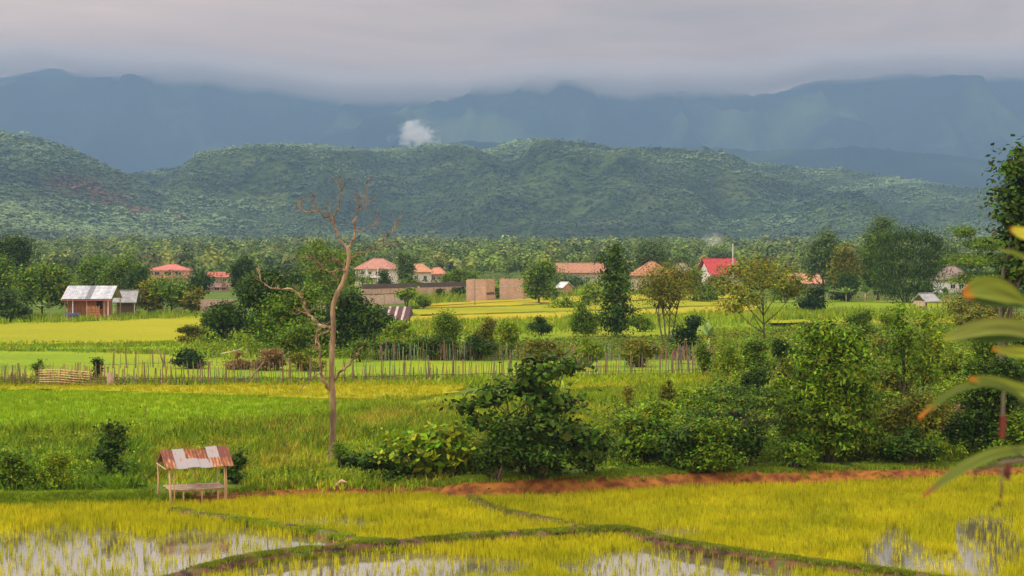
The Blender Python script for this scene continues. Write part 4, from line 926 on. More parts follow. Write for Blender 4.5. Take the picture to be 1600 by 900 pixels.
limbs = [([(519, 612), (507, 596), (501, 580), (500, 555), (494, 526), (497, 516), (508, 511)], .13, .03, 0, -1.0), ([(501, 549), (494, 544), (485, 547)], .04, .012, -.6, -.8),
 ([(522, 594), (530, 584), (541, 575), (553, 560), (560, 550), (567, 540)], .10, .03, 0, -1.2),
 ([(503, 582), (493, 588), (480, 599), (464, 615)], .06, .012, -.3, -1.4),
 ([(517, 514), (500, 507), (488, 498), (480, 488), (474, 470), (468, 460), (458, 453), (440, 450), (420, 447), (407, 436), (404, 420)], .12, .022, 0, 1.6),
 ([(515, 516), (506, 522), (494, 527), (493, 538)], .07, .022, 0, -.9), ([(484, 494), (478, 488), (470, 487), (462, 494)], .035, .01, .2, .6), ([(480, 490), (487, 484), (494, 480)], .03, .01, .2, 0),
 ([(540, 428), (536, 416), (531, 408), (520, 404)], .06, .03, 0, -.8), ([(541, 424), (529, 420), (518, 424), (504, 421), (498, 410), (488, 404), (470, 402), (446, 405)], .065, .014, -.4, -1.6),
 ([(518, 424), (526, 431), (528, 438)], .05, .03, -.7, -.5), ([(506, 421), (496, 420), (486, 427)], .03, .01, -1, -1.3), ([(525, 410), (514, 406), (500, 402)], .03, .01, -.6, -1),
 ([(543, 388), (535, 380), (529, 368), (525, 358), (518, 344), (507, 338), (496, 329), (484, 330), (476, 330), (468, 322), (467, 316), (471, 311)], .09, .016, 0, 1.1),
 ([(495, 330), (493, 322), (492, 312)], .04, .014, .7, .7), ([(493, 320), (487, 312), (484, 306)], .02, .007, .7, .9), ([(492, 312), (490, 305)], .015, .006, .7, .8), ([(478, 330), (470, 332), (464, 327)], .02, .007, .9, 1.2),
 ([(519, 346), (515, 334), (511, 320)], .045, .014, .5, .3), ([(521, 350), (523, 337), (530, 322), (532, 312), (533, 292), (532, 273)], .06, .01, .4, -.5), ([(532, 300), (537, 295), (538, 291)], .02, .008, -.2, -.3), ([(533, 289), (530, 281)], .012, .005, -.4, -.4),
 ([(543, 388), (550, 378), (555, 366), (554, 350), (553, 346)], .085, .055, 0, -.5), ([(553, 348), (558, 334), (560, 322), (565, 328), (571, 318), (573, 300), (572, 287)], .05, .009, -.5, -1), ([(558, 334), (557, 320), (558, 306)], .03, .009, -.7, -.6),
 ([(571, 318), (579, 316), (583, 310)], .02, .007, -.8, -1), ([(565, 328), (566, 316), (564, 309)], .025, .009, -.7, -.8), ([(556, 362), (567, 360), (580, 353), (591, 350)], .04, .009, -.3, .4), ([(578, 354), (588, 346), (592, 341)], .02, .006, 0, .3),
 ([(549, 403), (556, 398), (567, 394), (580, 391), (594, 386), (607, 382), (619, 382), (628, 386)], .065, .01, 0, 1.2), ([(583, 390), (588, 380), (597, 374), (606, 366), (617, 356), (623, 346), (627, 328)], .045, .008, .6, 1.5), ([(617, 356), (622, 351), (620, 344)], .018, .006, 1.2, 1.3)]
for pth, r0_, r1_, d0, d1 in limbs:
    m = MB(); P, R = tp(pth, r0_*.72, r1_*.8, d0, d1, 4)
    rj = random.Random(int(pth[0][0]*7+pth[-1][1])); P = [p+Vector((rj.gauss(0, .035), rj.gauss(0, .05), rj.gauss(0, .035)))*(0 if i == 0 else 1) for i, p in enumerate(P)]
    m.tube(P, R, 8)
    if r0_ < .14:
        for q_ in range(max(3, len(P)//2)):                  # broken twigs
            i = rj.randint(len(P)//3, len(P)-1); d_ = (P[i]-P[i-1]).normalized(); a_ = Vector((rj.gauss(0, .8), rj.gauss(0, .6), abs(rj.gauss(.5, .5))))+d_*.6; L_ = rj.uniform(.15, .55); a_.normalize()
            m.tube([P[i], P[i]+a_*L_*.5+Vector((rj.gauss(0, .03), 0, .02)), P[i]+a_*L_+Vector((rj.gauss(0, .05), 0, .06))], [max(.012, R[i]*.4), .01, .006], 5)
    m.build('branch', M_deadwood, root, True)
# ------------------------------------------------------------------ fences
def fence(label, pts, h, step, postpx, seed, gap=(), tone=((.10, .075, .035), (.38, .32, .17)), rails=1, r=.031, sink=.3):
    rr = random.Random(seed); root = empty('picket_fence', label, 'fence', G(*pts[0])); o0 = root.location.copy()
    m = MB(); xs = []; x = pts[0][0]
    fx = [p[0] for p in pts]; fy = [p[1] for p in pts]
    def gp(px): return G(px, float(np.interp(px, fx, fy)))
    while x < pts[-1][0]:
        s = F/gp(x).y
        if not any(a < x < b for a, b in gap):
            p = gp(x)-o0; hh = h*rr.uniform(.62, 1.15)*(1.0 if rr.random() > .1 else .5); c = tuple(tone[0][i]+(tone[1][i]-tone[0][i])*rr.random() for i in range(3)); q = rr.uniform(.7, 1.3)*r
            m.tube([(p.x, p.y, p.z-sink), (p.x+rr.gauss(0, .07)*hh, p.y+rr.gauss(0, .05), p.z+hh)], [q, q*.8], 4, c)
        x += step*s*rr.uniform(.75, 1.25)
    m.build('pickets', M_wood, root)
    for k in range(rails):
        m = MB(); n = 30; z = h*(.32+.36*k)
        for i in range(n):
            a, b = fx[0]+(fx[-1]-fx[0])*i/n, fx[0]+(fx[-1]-fx[0])*(i+1)/n
            if any(g0 < (a+b)/2 < g1 for g0, g1 in gap): continue
            A_, B_ = gp(a)-o0, gp(b)-o0; m.tube([(A_.x, A_.y-.04, A_.z+z+rr.uniform(-.05, .05)), (B_.x+.1, B_.y-.04, B_.z+z+rr.uniform(-.05, .05))], .016, 4, tone[0])
        m.build('rail', M_wood, root)
    for pxx in postpx:
        m = MB(); p = gp(pxx)-o0; hh = h*rr.uniform(1.0, 1.25); m.tube([(p.x, p.y-.08, p.z-.3), (p.x+rr.gauss(0, .1), p.y-.08, p.z+hh)], [.06, .05], 6, (.20, .13, .08)); m.build('post', M_wood, root)
    return root
fence('long picket fence of thin bamboo sticks before the yellow rice strip', [(188, 603), (520, 601), (720, 596), (900, 591), (1108, 588)], 1.6, .15,
      [228, 326, 355, 453, 484, 552, 596, 632, 671, 708, 795, 947, 986, 1050], 3)
fence('crowded brown bamboo fence with dark posts at the left border', [(-60, 604), (60, 604), (186, 603)], 1.5, .085, [6, 20, 33, 121], 5, tone=((.22, .13, .07), (.50, .34, .18)))
fence('second picket fence running along the dark hedge behind the first', [(560, 566), (700, 566), (900, 566), (1105, 566)], 1.6, .16, [602, 616, 696, 775, 860], 8, tone=((.12, .09, .05), (.42, .35, .22)))
fence('sparse fence of leaning sticks left of the small dark bush', [(160, 578), (330, 574), (460, 572)], 1.4, .5, [176, 198, 212, 240, 256, 300, 408, 436], 9, tone=((.22, .15, .09), (.45, .35, .22)))
fence('garden fence of brown sticks below the banana plants and bamboo', [(1268, 472), (1340, 471), (1412, 470)], 2.3, .45, [1272, 1300, 1352, 1392], 12, tone=((.30, .16, .09), (.55, .38, .24)), r=.07)
fence('reddish stick fence under the feathery tree beyond the field shelter', [(1468, 471), (1540, 470), (1640, 470)], 2.0, .4, [1500, 1560], 13, tone=((.34, .15, .08), (.52, .28, .16)), r=.07)
fence('low reddish fence at the far end of the yellow field', [(236, 492), (270, 491), (290, 490)], 1.3, .5, [240, 262, 286], 14, tone=((.45, .2, .12), (.6, .32, .2)), rails=2, r=.05)
fence('short fence of thick upright sticks beneath the dark round bush', [(1052, 580), (1080, 580), (1118, 584)], 1.9, .17, [1060, 1112], 17, tone=((.16, .11, .06), (.40, .30, .18)), r=.028)
# bamboo rail hurdle
g = G(62, 605.5); root = empty('bamboo_hurdle', 'low hurdle of pale bamboo rails woven in front of the left fence', 'hurdle', g); s = F/g.y; rr = random.Random(6)
for k in range(6):
    m = MB(); z = .28+k*.17; L_ = 82/s; m.tube([(0, -.1, z+rr.uniform(-.05, .05)+.12), (L_*.35, -.12, z+.14), (L_*.7, -.1, z+.02), (L_*rr.uniform(.85, 1.0), -.1, z-.04)], .028, 5, (.72, .48, .25)); m.build('rail', M_wood, root)
for k in range(7): m = MB(); x = k*82/s/6.2; m.tube([(x, 0, -.2), (x+rr.uniform(-.1, .1), 0, rr.uniform(1.1, 1.6))], .04, 5, (.4, .26, .15)); m.build('stake', M_wood, root)
g = G(172, 606); m = MB(); m.tube([(0, 0, -.2), (.02, 0, .4), (-.05, 0, 1.05)], [.34, .24, .22], 9, (.40, .26, .16)); m.tube([(.1, -.1, .1), (.75, -.2, -.05)], [.16, .06], 6, (.36, .22, .13)); m.tube([(-.1, -.1, .15), (-.6, -.1, -.05)], [.14, .06], 6, (.36, .22, .13))
o = m.build('tree_stump', M_wood, None, True, g); tag(o, 'thick brown tree stump at the right end of the crowded fence', 'stump')
for lab, pa, pb, r_ in (('dark leaning prop pole in the gap beside the stump', (198, 584, 603), (224, 600, 603), .06), ('pale bamboo pole leaning over brush near the leaning sticks', (345, 553, 572), (378, 545, 572), .05),
                        ('forked stick leaning on the long fence left of the bare tree', (384, 600, 603), (412, 566, 603), .06), ('tall dark leaning post of the sparse fence', (256, 569, 575), (247, 544, 575), .07)):
    Yg = G(pa[0], pa[2]).y-.25; m = MB(); a, b = at(pa[0], pa[1], Yg), at(pb[0], pb[1], Yg); m.tube([(0, 0, 0), tuple((b-a)*.5+Vector((0, 0, -.02))), tuple(b-a)], [r_, r_*.9, r_*.7], 6, (.6, .5, .36) if 'pale' in lab else (.24, .17, .11))
    tag(m.build('wooden_pole', M_wood, None, True, a), lab, 'pole')
g = G(524, 762); m = MB(); m.tube([(0, 0, .05), (.25, .1, .28), (.6, .2, .12)], [.09, .07, .04], 7, (.62, .40, .26)); tag(m.build('fallen_branch', M_wood, None, True, g), 'short pale fallen branch lying beside the broad taro leaves', 'branch')

# ------------------------------------------------------------------ shrubs near the paddies
bush('dense dark upright shrub left of the rusty shelter', 172, 752, 659, 58, 'dark', 'shrub', 'shrub', form='column', n=7, dens=.8, leaf=.17, low=-.9)
bush('dark leafy bush right behind the rusty shelter', 370, 756, 706, 46, 'dark', leaf=.15, n=5)
bush('broad leafed light green bush low in front of the dark shrub tree', 690, 768, 664, 225, 'fresh', n=14, dens=1.0, leaf=.30, aspect=.75, depth=.45, flat=.5)
bush('low dark bush between the bare tree and the broad leafed bush', 592, 770, 706, 150, 'dark', n=10, leaf=.2, aspect=.6, depth=.4)
tree('wide dark shrub tree with layered boughs in the centre', 826, 745, 557, 238, 'dark', 'shrub_tree', 'tree', leaf=.26, aspect=.7, depth=.6, z0=.05, dens=1.25, flat=.28, clump=.5, multi=3, trunk_r=.09, tot_max=42000,
     lobes=[(.18, 0, .88, .36, .13), (.48, .1, .90, .28, .10), (-.05, 0, .76, .33, .13), (-.52, 0, .66, .32, .10), (-.80, 0, .58, .22, .08), (-.62, -.1, .46, .26, .09), (.25, 0, .62, .48, .17), (.2, -.1, .44, .46, .17), (.62, -.2, .36, .38, .15), (.1, .2, .24, .46, .18), (.72, -.1, .18, .32, .14), (-.25, 0, .3, .3, .15)])
bush('olive green bush with dark hollows right of the central shrub tree', 1015, 748, 648, 165, 'mid', n=14, leaf=.2, depth=.5)
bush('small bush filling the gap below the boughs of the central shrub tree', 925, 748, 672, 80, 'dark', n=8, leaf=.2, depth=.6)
tree('dark wide shrub with flat overhanging layers of fern like leaves', 1165, 728, 600, 185, 'dark', 'layered_shrub', 'shrub', leaf=.2, aspect=.35, flat=.12, clump=.55, depth=.5, up=1.4, dens=1.3, multi=3, trunk_r=.06, inner=.15,
     lobes=[(-.1, 0, .93, .5, .06), (.45, 0, .86, .45, .06), (-.5, 0, .80, .42, .06), (.05, 0, .74, .7, .06), (.75, 0, .68, .3, .06), (-.7, 0, .62, .3, .06), (-.2, .3, .58, .6, .06), (.5, .3, .5, .5, .06), (-.75, 0, .36, .3, .08), (-.5, 0, .18, .4, .1), (.9, 0, .3, .2, .1)])
bush('lower green skirt of shrubs beneath the layered shrub', 1120, 738, 655, 120, 'mid', n=9, leaf=.18, depth=.5)
tree('tall billowing green bush tree with hanging leaf clumps on the right', 1298, 722, 497, 150, 'mid', 'bush_tree', 'tree', form='column', n=18, leaf=.22, aspect=.4, z0=.02, dens=1.9, flat=.4, clump=.34, low=-.8, multi=2, trunk_r=.12, tot_max=40000, limbs=False, droop=.8, inner=.6,
     lobes=[(-.1, 0, .86, .55, .13), (.35, 0, .80, .45, .14), (-.35, -.1, .68, .5, .14), (.3, -.2, .62, .6, .15), (-.2, 0, .5, .6, .16), (.45, .1, .46, .5, .15), (-.5, 0, .38, .5, .13), (.1, -.2, .34, .6, .14), (.55, 0, .28, .42, .13), (-.4, -.1, .22, .5, .12), (.2, 0, .16, .55, .13)])
bush('round bush on the bank edge right of the bush tree', 1345, 740, 655, 95, 'mid', n=8, leaf=.18)
bush('broad low mound of bright green creeper on the bank', 1440, 742, 688, 130, 'fresh', 'creeper_mound', 'creeper', n=9, leaf=.15, depth=.5)
bush('low mound of grassy green creeper right of the bare red earth patch', 1170, 744, 702, 110, 'fresh', 'creeper_mound', 'creeper', n=8, leaf=.13, depth=.5)
bush('dark green bush in front of the mossy trunk', 1520, 712, 596, 90, 'dark', n=9, leaf=.2, depth=.7)
bush('tangled olive bush between the bush tree and the mossy trunk', 1425, 715, 612, 120, 'olive', n=10, leaf=.17, depth=.6)
bush('leafy bush at the right border behind the drooping leaf', 1600, 738, 640, 120, 'mid', n=8, leaf=.2, depth=.7)
bush('yellowish green shrub in front of the saplings', 1395, 655, 580, 90, 'olive', 'shrub', 'shrub', n=8, leaf=.17)
bush('reddish brown dry bush under the arching leaf', 1490, 690, 630, 56, 'dry', n=6, leaf=.16, dens=.6)
bush('pale green bush between the layered shrub and the leaning tree', 1090, 655, 606, 110, 'fresh', n=9, leaf=.2, depth=.6)
bush('small bush growing in the meadow right of the central shrub tree', 1045, 650, 594, 34, 'olive', n=5, leaf=.16)
bush('slim weed bush in the meadow just right of the central tree crown', 985, 650, 604, 26, 'olive', n=4, leaf=.14)
bush('low round bush at the foot of the bush tree, left side', 1235, 735, 690, 70, 'mid', n=6, leaf=.17)
bush('dark shrubby thicket at the right end of the earth bank', 1385, 742, 690, 60, 'dark', n=6, leaf=.16)
bush('low bush beside the left border above the paddies', 20, 770, 702, 90, 'mid', n=7, leaf=.17, depth=.5)
bush('broad clump of tall weeds left of the upright shrub', 95, 768, 705, 80, 'fresh', n=7, leaf=.2, aspect=.2, depth=.5)
bush('small dark weed bush just right of the bare tree base', 530, 735, 693, 22, 'mid', n=4, leaf=.16, aspect=.2)
bush('pale dry weeds at the foot of the central shrub tree', 848, 748, 708, 22, 'dry', n=3, leaf=.14, aspect=.2, dens=.5)
bush('reddish dry weeds at the foot of the olive green bush', 1055, 752, 706, 30, 'dry', n=3, leaf=.14, aspect=.2, dens=.5)
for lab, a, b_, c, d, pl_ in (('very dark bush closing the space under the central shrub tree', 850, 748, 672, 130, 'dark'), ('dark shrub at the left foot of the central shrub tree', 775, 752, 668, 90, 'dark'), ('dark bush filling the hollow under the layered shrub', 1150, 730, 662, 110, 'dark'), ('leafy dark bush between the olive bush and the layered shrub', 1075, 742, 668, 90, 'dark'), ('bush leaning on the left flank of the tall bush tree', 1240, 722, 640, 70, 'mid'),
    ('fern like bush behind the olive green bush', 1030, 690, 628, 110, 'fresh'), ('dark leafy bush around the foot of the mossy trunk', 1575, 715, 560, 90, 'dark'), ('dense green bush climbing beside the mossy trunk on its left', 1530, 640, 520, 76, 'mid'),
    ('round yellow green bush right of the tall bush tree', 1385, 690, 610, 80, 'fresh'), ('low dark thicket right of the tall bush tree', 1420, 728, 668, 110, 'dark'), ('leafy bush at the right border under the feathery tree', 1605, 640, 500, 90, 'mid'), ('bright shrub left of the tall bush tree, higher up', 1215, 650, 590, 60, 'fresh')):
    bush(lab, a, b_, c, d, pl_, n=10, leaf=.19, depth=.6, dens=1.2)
# saplings
tree('left one of two slender saplings with airy leaves right of the bush tree', 1412, 665, 468, 62, 'mid', 'sapling', 'tree', leaf=.22, aspect=.4, form='column', n=8, dens=.55, z0=.42, flat=.25, clump=.4, trunk_r=.07)
tree('right one of two slender saplings with airy leaves right of the bush tree', 1443, 660, 482, 80, 'fresh', 'sapling', 'tree', leaf=.22, aspect=.4, form='column', n=8, dens=.55, z0=.38, flat=.25, clump=.4, trunk_r=.07)

# tall broadleaf tree on the right border
tree('tall dark broadleaf tree with mossy trunk cut by the right border', 1566, 706, 226, 190, 'dark', leaf=.30, aspect=.65, dens=2.2, clump=.5, trunk_r=.22, flat=.7, limbs=True, tot_max=30000, depth=.8,
     lobes=[(.38, 0, .92, .36, .07), (.55, 0, .84, .52, .08), (.32, 0, .76, .44, .09), (.78, 0, .74, .5, .1), (.45, .1, .67, .46, .07), (.3, 0, .58, .4, .06)])
tree('wide feathery tree with layered yellow green boughs on the right', 1560, 500, 352, 190, 'mid', leaf=.34, aspect=.45, dens=2.0, flat=.18, clump=.9, trunk_r=.24, up=1.2, z0=.3, tot_max=36000,
     lobes=[(-.55, 0, .93, .22, .08), (-.1, 0, .80, .50, .09), (.5, 0, .82, .5, .10), (-.45, 0, .62, .45, .09), (.25, 0, .62, .6, .10), (-.3, 0, .42, .52, .10), (.45, 0, .42, .55, .12), (-.1, 0, .26, .6, .10), (.6, 0, .24, .4, .1)])
bush('yellow green undergrowth bush below the feathery tree', 1530, 520, 462, 120, 'olive', n=9, leaf=.3)
# thicket on the right
for lab, a, b, c, d, p in (('round green bush below the thatched shelter', 1450, 565, 520, 70, 'fresh'), ('dark bush left of the saplings under the far field', 1345, 545, 483, 52, 'mid'),
    ('leafy bush right of the dark spreading bush, by the far yellow strip', 1390, 530, 488, 50, 'fresh'), ('pale bush behind the right sapling', 1490, 610, 545, 70, 'fresh'), ('green bush right of the saplings near the pointed leaf', 1545, 600, 530, 80, 'mid'),
    ('olive bush at the base of the feathery tree', 1590, 560, 490, 80, 'olive'), ('dark green bush in the hollow below the saplings', 1380, 610, 560, 60, 'mid'), ('yellowish bush behind the bush tree on its right', 1375, 575, 520, 60, 'olive'),
    ('broad bush between the dry branches and the round green bush', 1500, 650, 590, 80, 'fresh'), ('shady bush at the foot of the mossy trunk', 1590, 670, 600, 70, 'mid')):
    bush(lab, a, b, c, d, p, n=8, leaf=.2, depth=.7)
# banana like plant, taro leaves
def broadleaf_plant(label, px, base, top, n, ll, lw, col=(.20, .34, .03), stem=True, name='banana_plant', cat='banana plant', droop=.55, Y=None, group=None):
    rng = nrng(); g = G(px, base); s = F/g.y; h = H-(top-HZ)/s-g.z; root = empty(name, label, cat, g, 0, group); m = MB(); sh = h*.45 if stem else .05
    if stem: m.tube([(0, 0, -.1), (.02, 0, sh)], [.11*h/3, .07*h/3], 7, (.5, .55, .25)); m.build('stem', M_wood, root, True)
    for k in range(n):
        a = 2*PI*k/n+rng.uniform(-.3, .3); e = rng.uniform(.5, 1.25); L_ = ll*rng.uniform(.8, 1.1); V_ = []; C_ = []
        for i in range(9):
            t = i/8; r = L_*(math.cos(e)*t+.25*t*t*droop); z = sh+L_*(math.sin(e)*t-droop*t*t*.8); w = lw*math.sin(PI*min(1, .08+t*.92)**.8)*.5+.01
            for u in (-1, 0, 1): V_.append((math.cos(a)*r-math.sin(a)*u*w, math.sin(a)*r+math.cos(a)*u*w, z-.12*w*abs(u)*2+0.0)); C_.append(tuple(q*rng.uniform(.85, 1.2) for q in col))
        ix = np.arange(27).reshape(9, 3); q = np.stack([ix[:-1, :-1], ix[:-1, 1:], ix[1:, 1:], ix[1:, :-1]], -1).reshape(-1, 4)
        V_ = np.array(V_); sc_ = (h-.0)/(sh+ll*.75) if stem else 1; V_[:, 2] = np.maximum(V_[:, 2]*min(1.15, sc_), .05)
        link('leaf', npmesh('leaf', V_, q, M_leaf, np.array(C_), True), root)
broadleaf_plant('pale green banana plant left of the tin roofed farmhouse', 76, 499, 462, 8, 2.3, .7, (.30, .40, .12))
broadleaf_plant('cluster of broad bright taro leaves at the foot of the bare tree', 500, 768, 742, 9, .62, .42, (.16, .36, .03), False, 'taro_plant', 'taro')
broadleaf_plant('upright banana plant with one pale leaf among bushes near the small fence', 1108, 556, 495, 5, 2.0, .5, (.30, .42, .12), True, droop=.15)
for i, (a, b, c, where) in enumerate(((1262, 474, 440, 'leftmost of the row, behind the dark round bush'), (1292, 473, 438, 'second from the left'), (1322, 473, 441, 'third, in front of the pair of round trees'), (1352, 473, 438, 'at the foot of the tall back tree'),
     (1386, 473, 442, 'under the left side of the bamboo'), (1418, 473, 440, 'left of the thatched shelter'), (1478, 474, 443, 'right of the thatched shelter'))):
    broadleaf_plant('banana plant behind the stick fence, '+where, a, b, c, 7, 3.0, .9, (.22, .32, .06), group='banana plants behind the stick fence')
broadleaf_plant('drooping broad leafed plant in the hedge beside the grassy clump', 730, 562, 515, 9, 1.9, .3, (.20, .30, .05), True, droop=.9)

# ------------------------------------------------------------------ middle distance trees and hedges
tree('columnar dark evergreen tree behind the picket fences', 962, 528, 380, 64, 'dark', 'columnar_tree', 'tree', leaf=.33, aspect=.55, form='column', z0=.03, dens=1.15, clump=.5, flat=.7, low=-.9, trunk_r=.16, droop=.9,
     lobes=[(.0, 0, .95, .35, .05), (-.15, 0, .86, .6, .08), (.1, 0, .76, .8, .09), (-.15, 0, .66, .9, .09), (.1, 0, .55, .95, .1), (0, 0, .44, .95, .1), (-.2, 0, .33, .8, .1), (.25, 0, .3, .9, .09), (-.1, 0, .2, .95, .1), (.1, 0, .1, .8, .08), (-.75, 0, .82, .25, .05)])
tree('thin leafed tree with several upright stems right of the columnar tree', 1040, 536, 412, 92, 'olive', 'sparse_tree', 'tree', leaf=.26, aspect=.45, form='round', n=12, z0=.38, dens=.30, clump=.7, inner=.05, multi=4, trunk_r=.11, shell=None) if False else None
tree('thin leafed tree with several upright stems right of the columnar tree', 1042, 538, 412, 92, 'olive', 'sparse_tree', 'tree', leaf=.26, aspect=.45, form='round', n=12, z0=.38, dens=.55, clump=.7, inner=.05, multi=4, trunk_r=.10)
tree('spreading tree with leaning trunk and open yellow green crown', 1198, 560, 405, 140, 'olive', 'spreading_tree', 'tree', leaf=.28, aspect=.5, dens=1.25, clump=.75, flat=.35, inner=.15, trunk_r=.12, lean=-.10,
     lobes=[(-.35, 0, .86, .5, .1), (.1, 0, .90, .45, .09), (.55, 0, .80, .4, .1), (-.55, 0, .70, .4, .1), (.1, 0, .74, .5, .1), (.75, 0, .66, .25, .1), (-.3, 0, .58, .4, .08), (-.6, 0, .50, .3, .07)])
bush('dark round bush behind the short thick stick fence', 1077, 560, 492, 48, 'deep', leaf=.24, form='round', n=7)
bush('dark round bush standing alone in the far green field', 1268, 492, 448, 54, 'deep', leaf=.4, form='round', n=8)
bush('dark rounded bush at the left end of the big green clump', 354, 540, 472, 92, 'dark', leaf=.3, n=9, aspect=.6)
bush('tall dark bush forming the left top of the big green clump', 415, 540, 418, 96, 'dark', leaf=.32, n=14, aspect=.6, dens=1.2, form='round')
bush('broad bush in the middle of the big green clump, left of the bare trunk', 460, 552, 448, 124, 'mid', leaf=.3, n=16, aspect=.6, dens=1.2, form='mound')
bush('broad dark bush of the big green clump just behind the bare trunk', 540, 550, 452, 124, 'dark', leaf=.3, n=16, aspect=.6, dens=1.2, form='mound')
bush('rounded bush at the right end of the big green clump', 590, 530, 476, 74, 'dark', leaf=.28, n=9)
bush('fresh green bush low at the front of the big green clump', 470, 560, 505, 110, 'mid', leaf=.26, n=9, depth=.5)
bush('lime green low bush right of the big green clump', 630, 536, 500, 70, 'fresh', leaf=.24, n=7, depth=.6)
tree('feathery dark green tree with tufted plumes behind the bare tree', 512, 500, 374, 108, 'mid', 'plumed_tree', 'tree', leaf=.5, aspect=.3, flat=.5, clump=.8, droop=1.2, up=.5, trunk_r=.25, dens=1.1, z0=.1, depth=.7,
     lobes=[(-.28, 0, .92, .26, .09), (-.55, 0, .80, .3, .1), (0, 0, .80, .4, .11), (.45, 0, .74, .45, .13), (-.2, 0, .62, .6, .13), (.4, 0, .5, .55, .14), (-.2, 0, .42, .6, .14), (.2, 0, .25, .6, .14)])
for lab, a, b, c, d, p in (('grassy clump of tall shrubs left of the yellow field edge', 705, 562, 487, 66, 'mid'), ('yellowish reed clump right of the grassy clump', 752, 560, 494, 44, 'olive'), ('green bush right of the yellowish reed clump', 796, 560, 502, 40, 'fresh'),
    ('dark trimmed stretch of hedge right of the bare tree', 610, 564, 534, 90, 'dark'), ('dark stretch of hedge below the grassy clump', 680, 565, 526, 80, 'dark'), ('dark leafy end of the hedge under the drooping plant', 745, 566, 524, 70, 'dark'),
    ('small leafy bush touching the low right branch of the bare tree', 562, 568, 532, 40, 'mid'), ('overgrown olive bush on the second fence, left of the columnar tree', 850, 572, 530, 70, 'olive'), ('pale tangled bush on the second fence under the columnar tree', 920, 575, 528, 60, 'fresh'),
    ('dry olive bush on the second fence below the thin leafed tree', 1000, 576, 530, 70, 'olive'), ('low dark bush among fields left of the columnar tree', 845, 526, 494, 42, 'dark'), ('light bush spreading left of the columnar tree', 918, 528, 470, 56, 'mid'),
    ('low green bush between columnar and thin leafed trees', 1000, 520, 494, 50, 'mid'), ('small dark mound in the strip of grass below the yellow field', 690, 470, 452, 30, 'dark'), ('dark small bush with light leaves beside the leaning sticks', 296, 578, 545, 58, 'deep'),
    ('brown brush pile right of the small dark bush', 370, 580, 548, 50, 'dry'), ('brush of dry twigs left of the bare trunk', 425, 582, 545, 60, 'dry'), ('olive bush behind the long fence left of the bare tree', 480, 582, 552, 60, 'olive'), ('tiny round dark bush above the left fence', 152, 596, 560, 20, 'deep'), ('small bush above the left fence posts', 62, 596, 562, 22, 'mid'),
    ('leafy bush around the leaning trunk base', 1180, 592, 530, 80, 'mid'), ('bush under the leaning tree, nearest the stick fence', 1135, 595, 540, 50, 'fresh'), ('dark bush in the hollow right of the leaning trunk', 1222, 585, 528, 44, 'dark'), ('dark bush with dry twigs below the leaning tree', 1180, 625, 572, 70, 'dark'),
    ('olive bush left of the tall bush tree', 1228, 625, 560, 50, 'olive'), ('bush of dry grass on the margin of the left yellow field', 300, 536, 508, 50, 'olive'), ('bush beside the small fence smothering the sticks', 1103, 588, 538, 34, 'mid')):
    bush(lab, a, b, c, d, p, n=7, depth=.6, leaf=max(.18, 3.0/(F/G(a, b).y)))

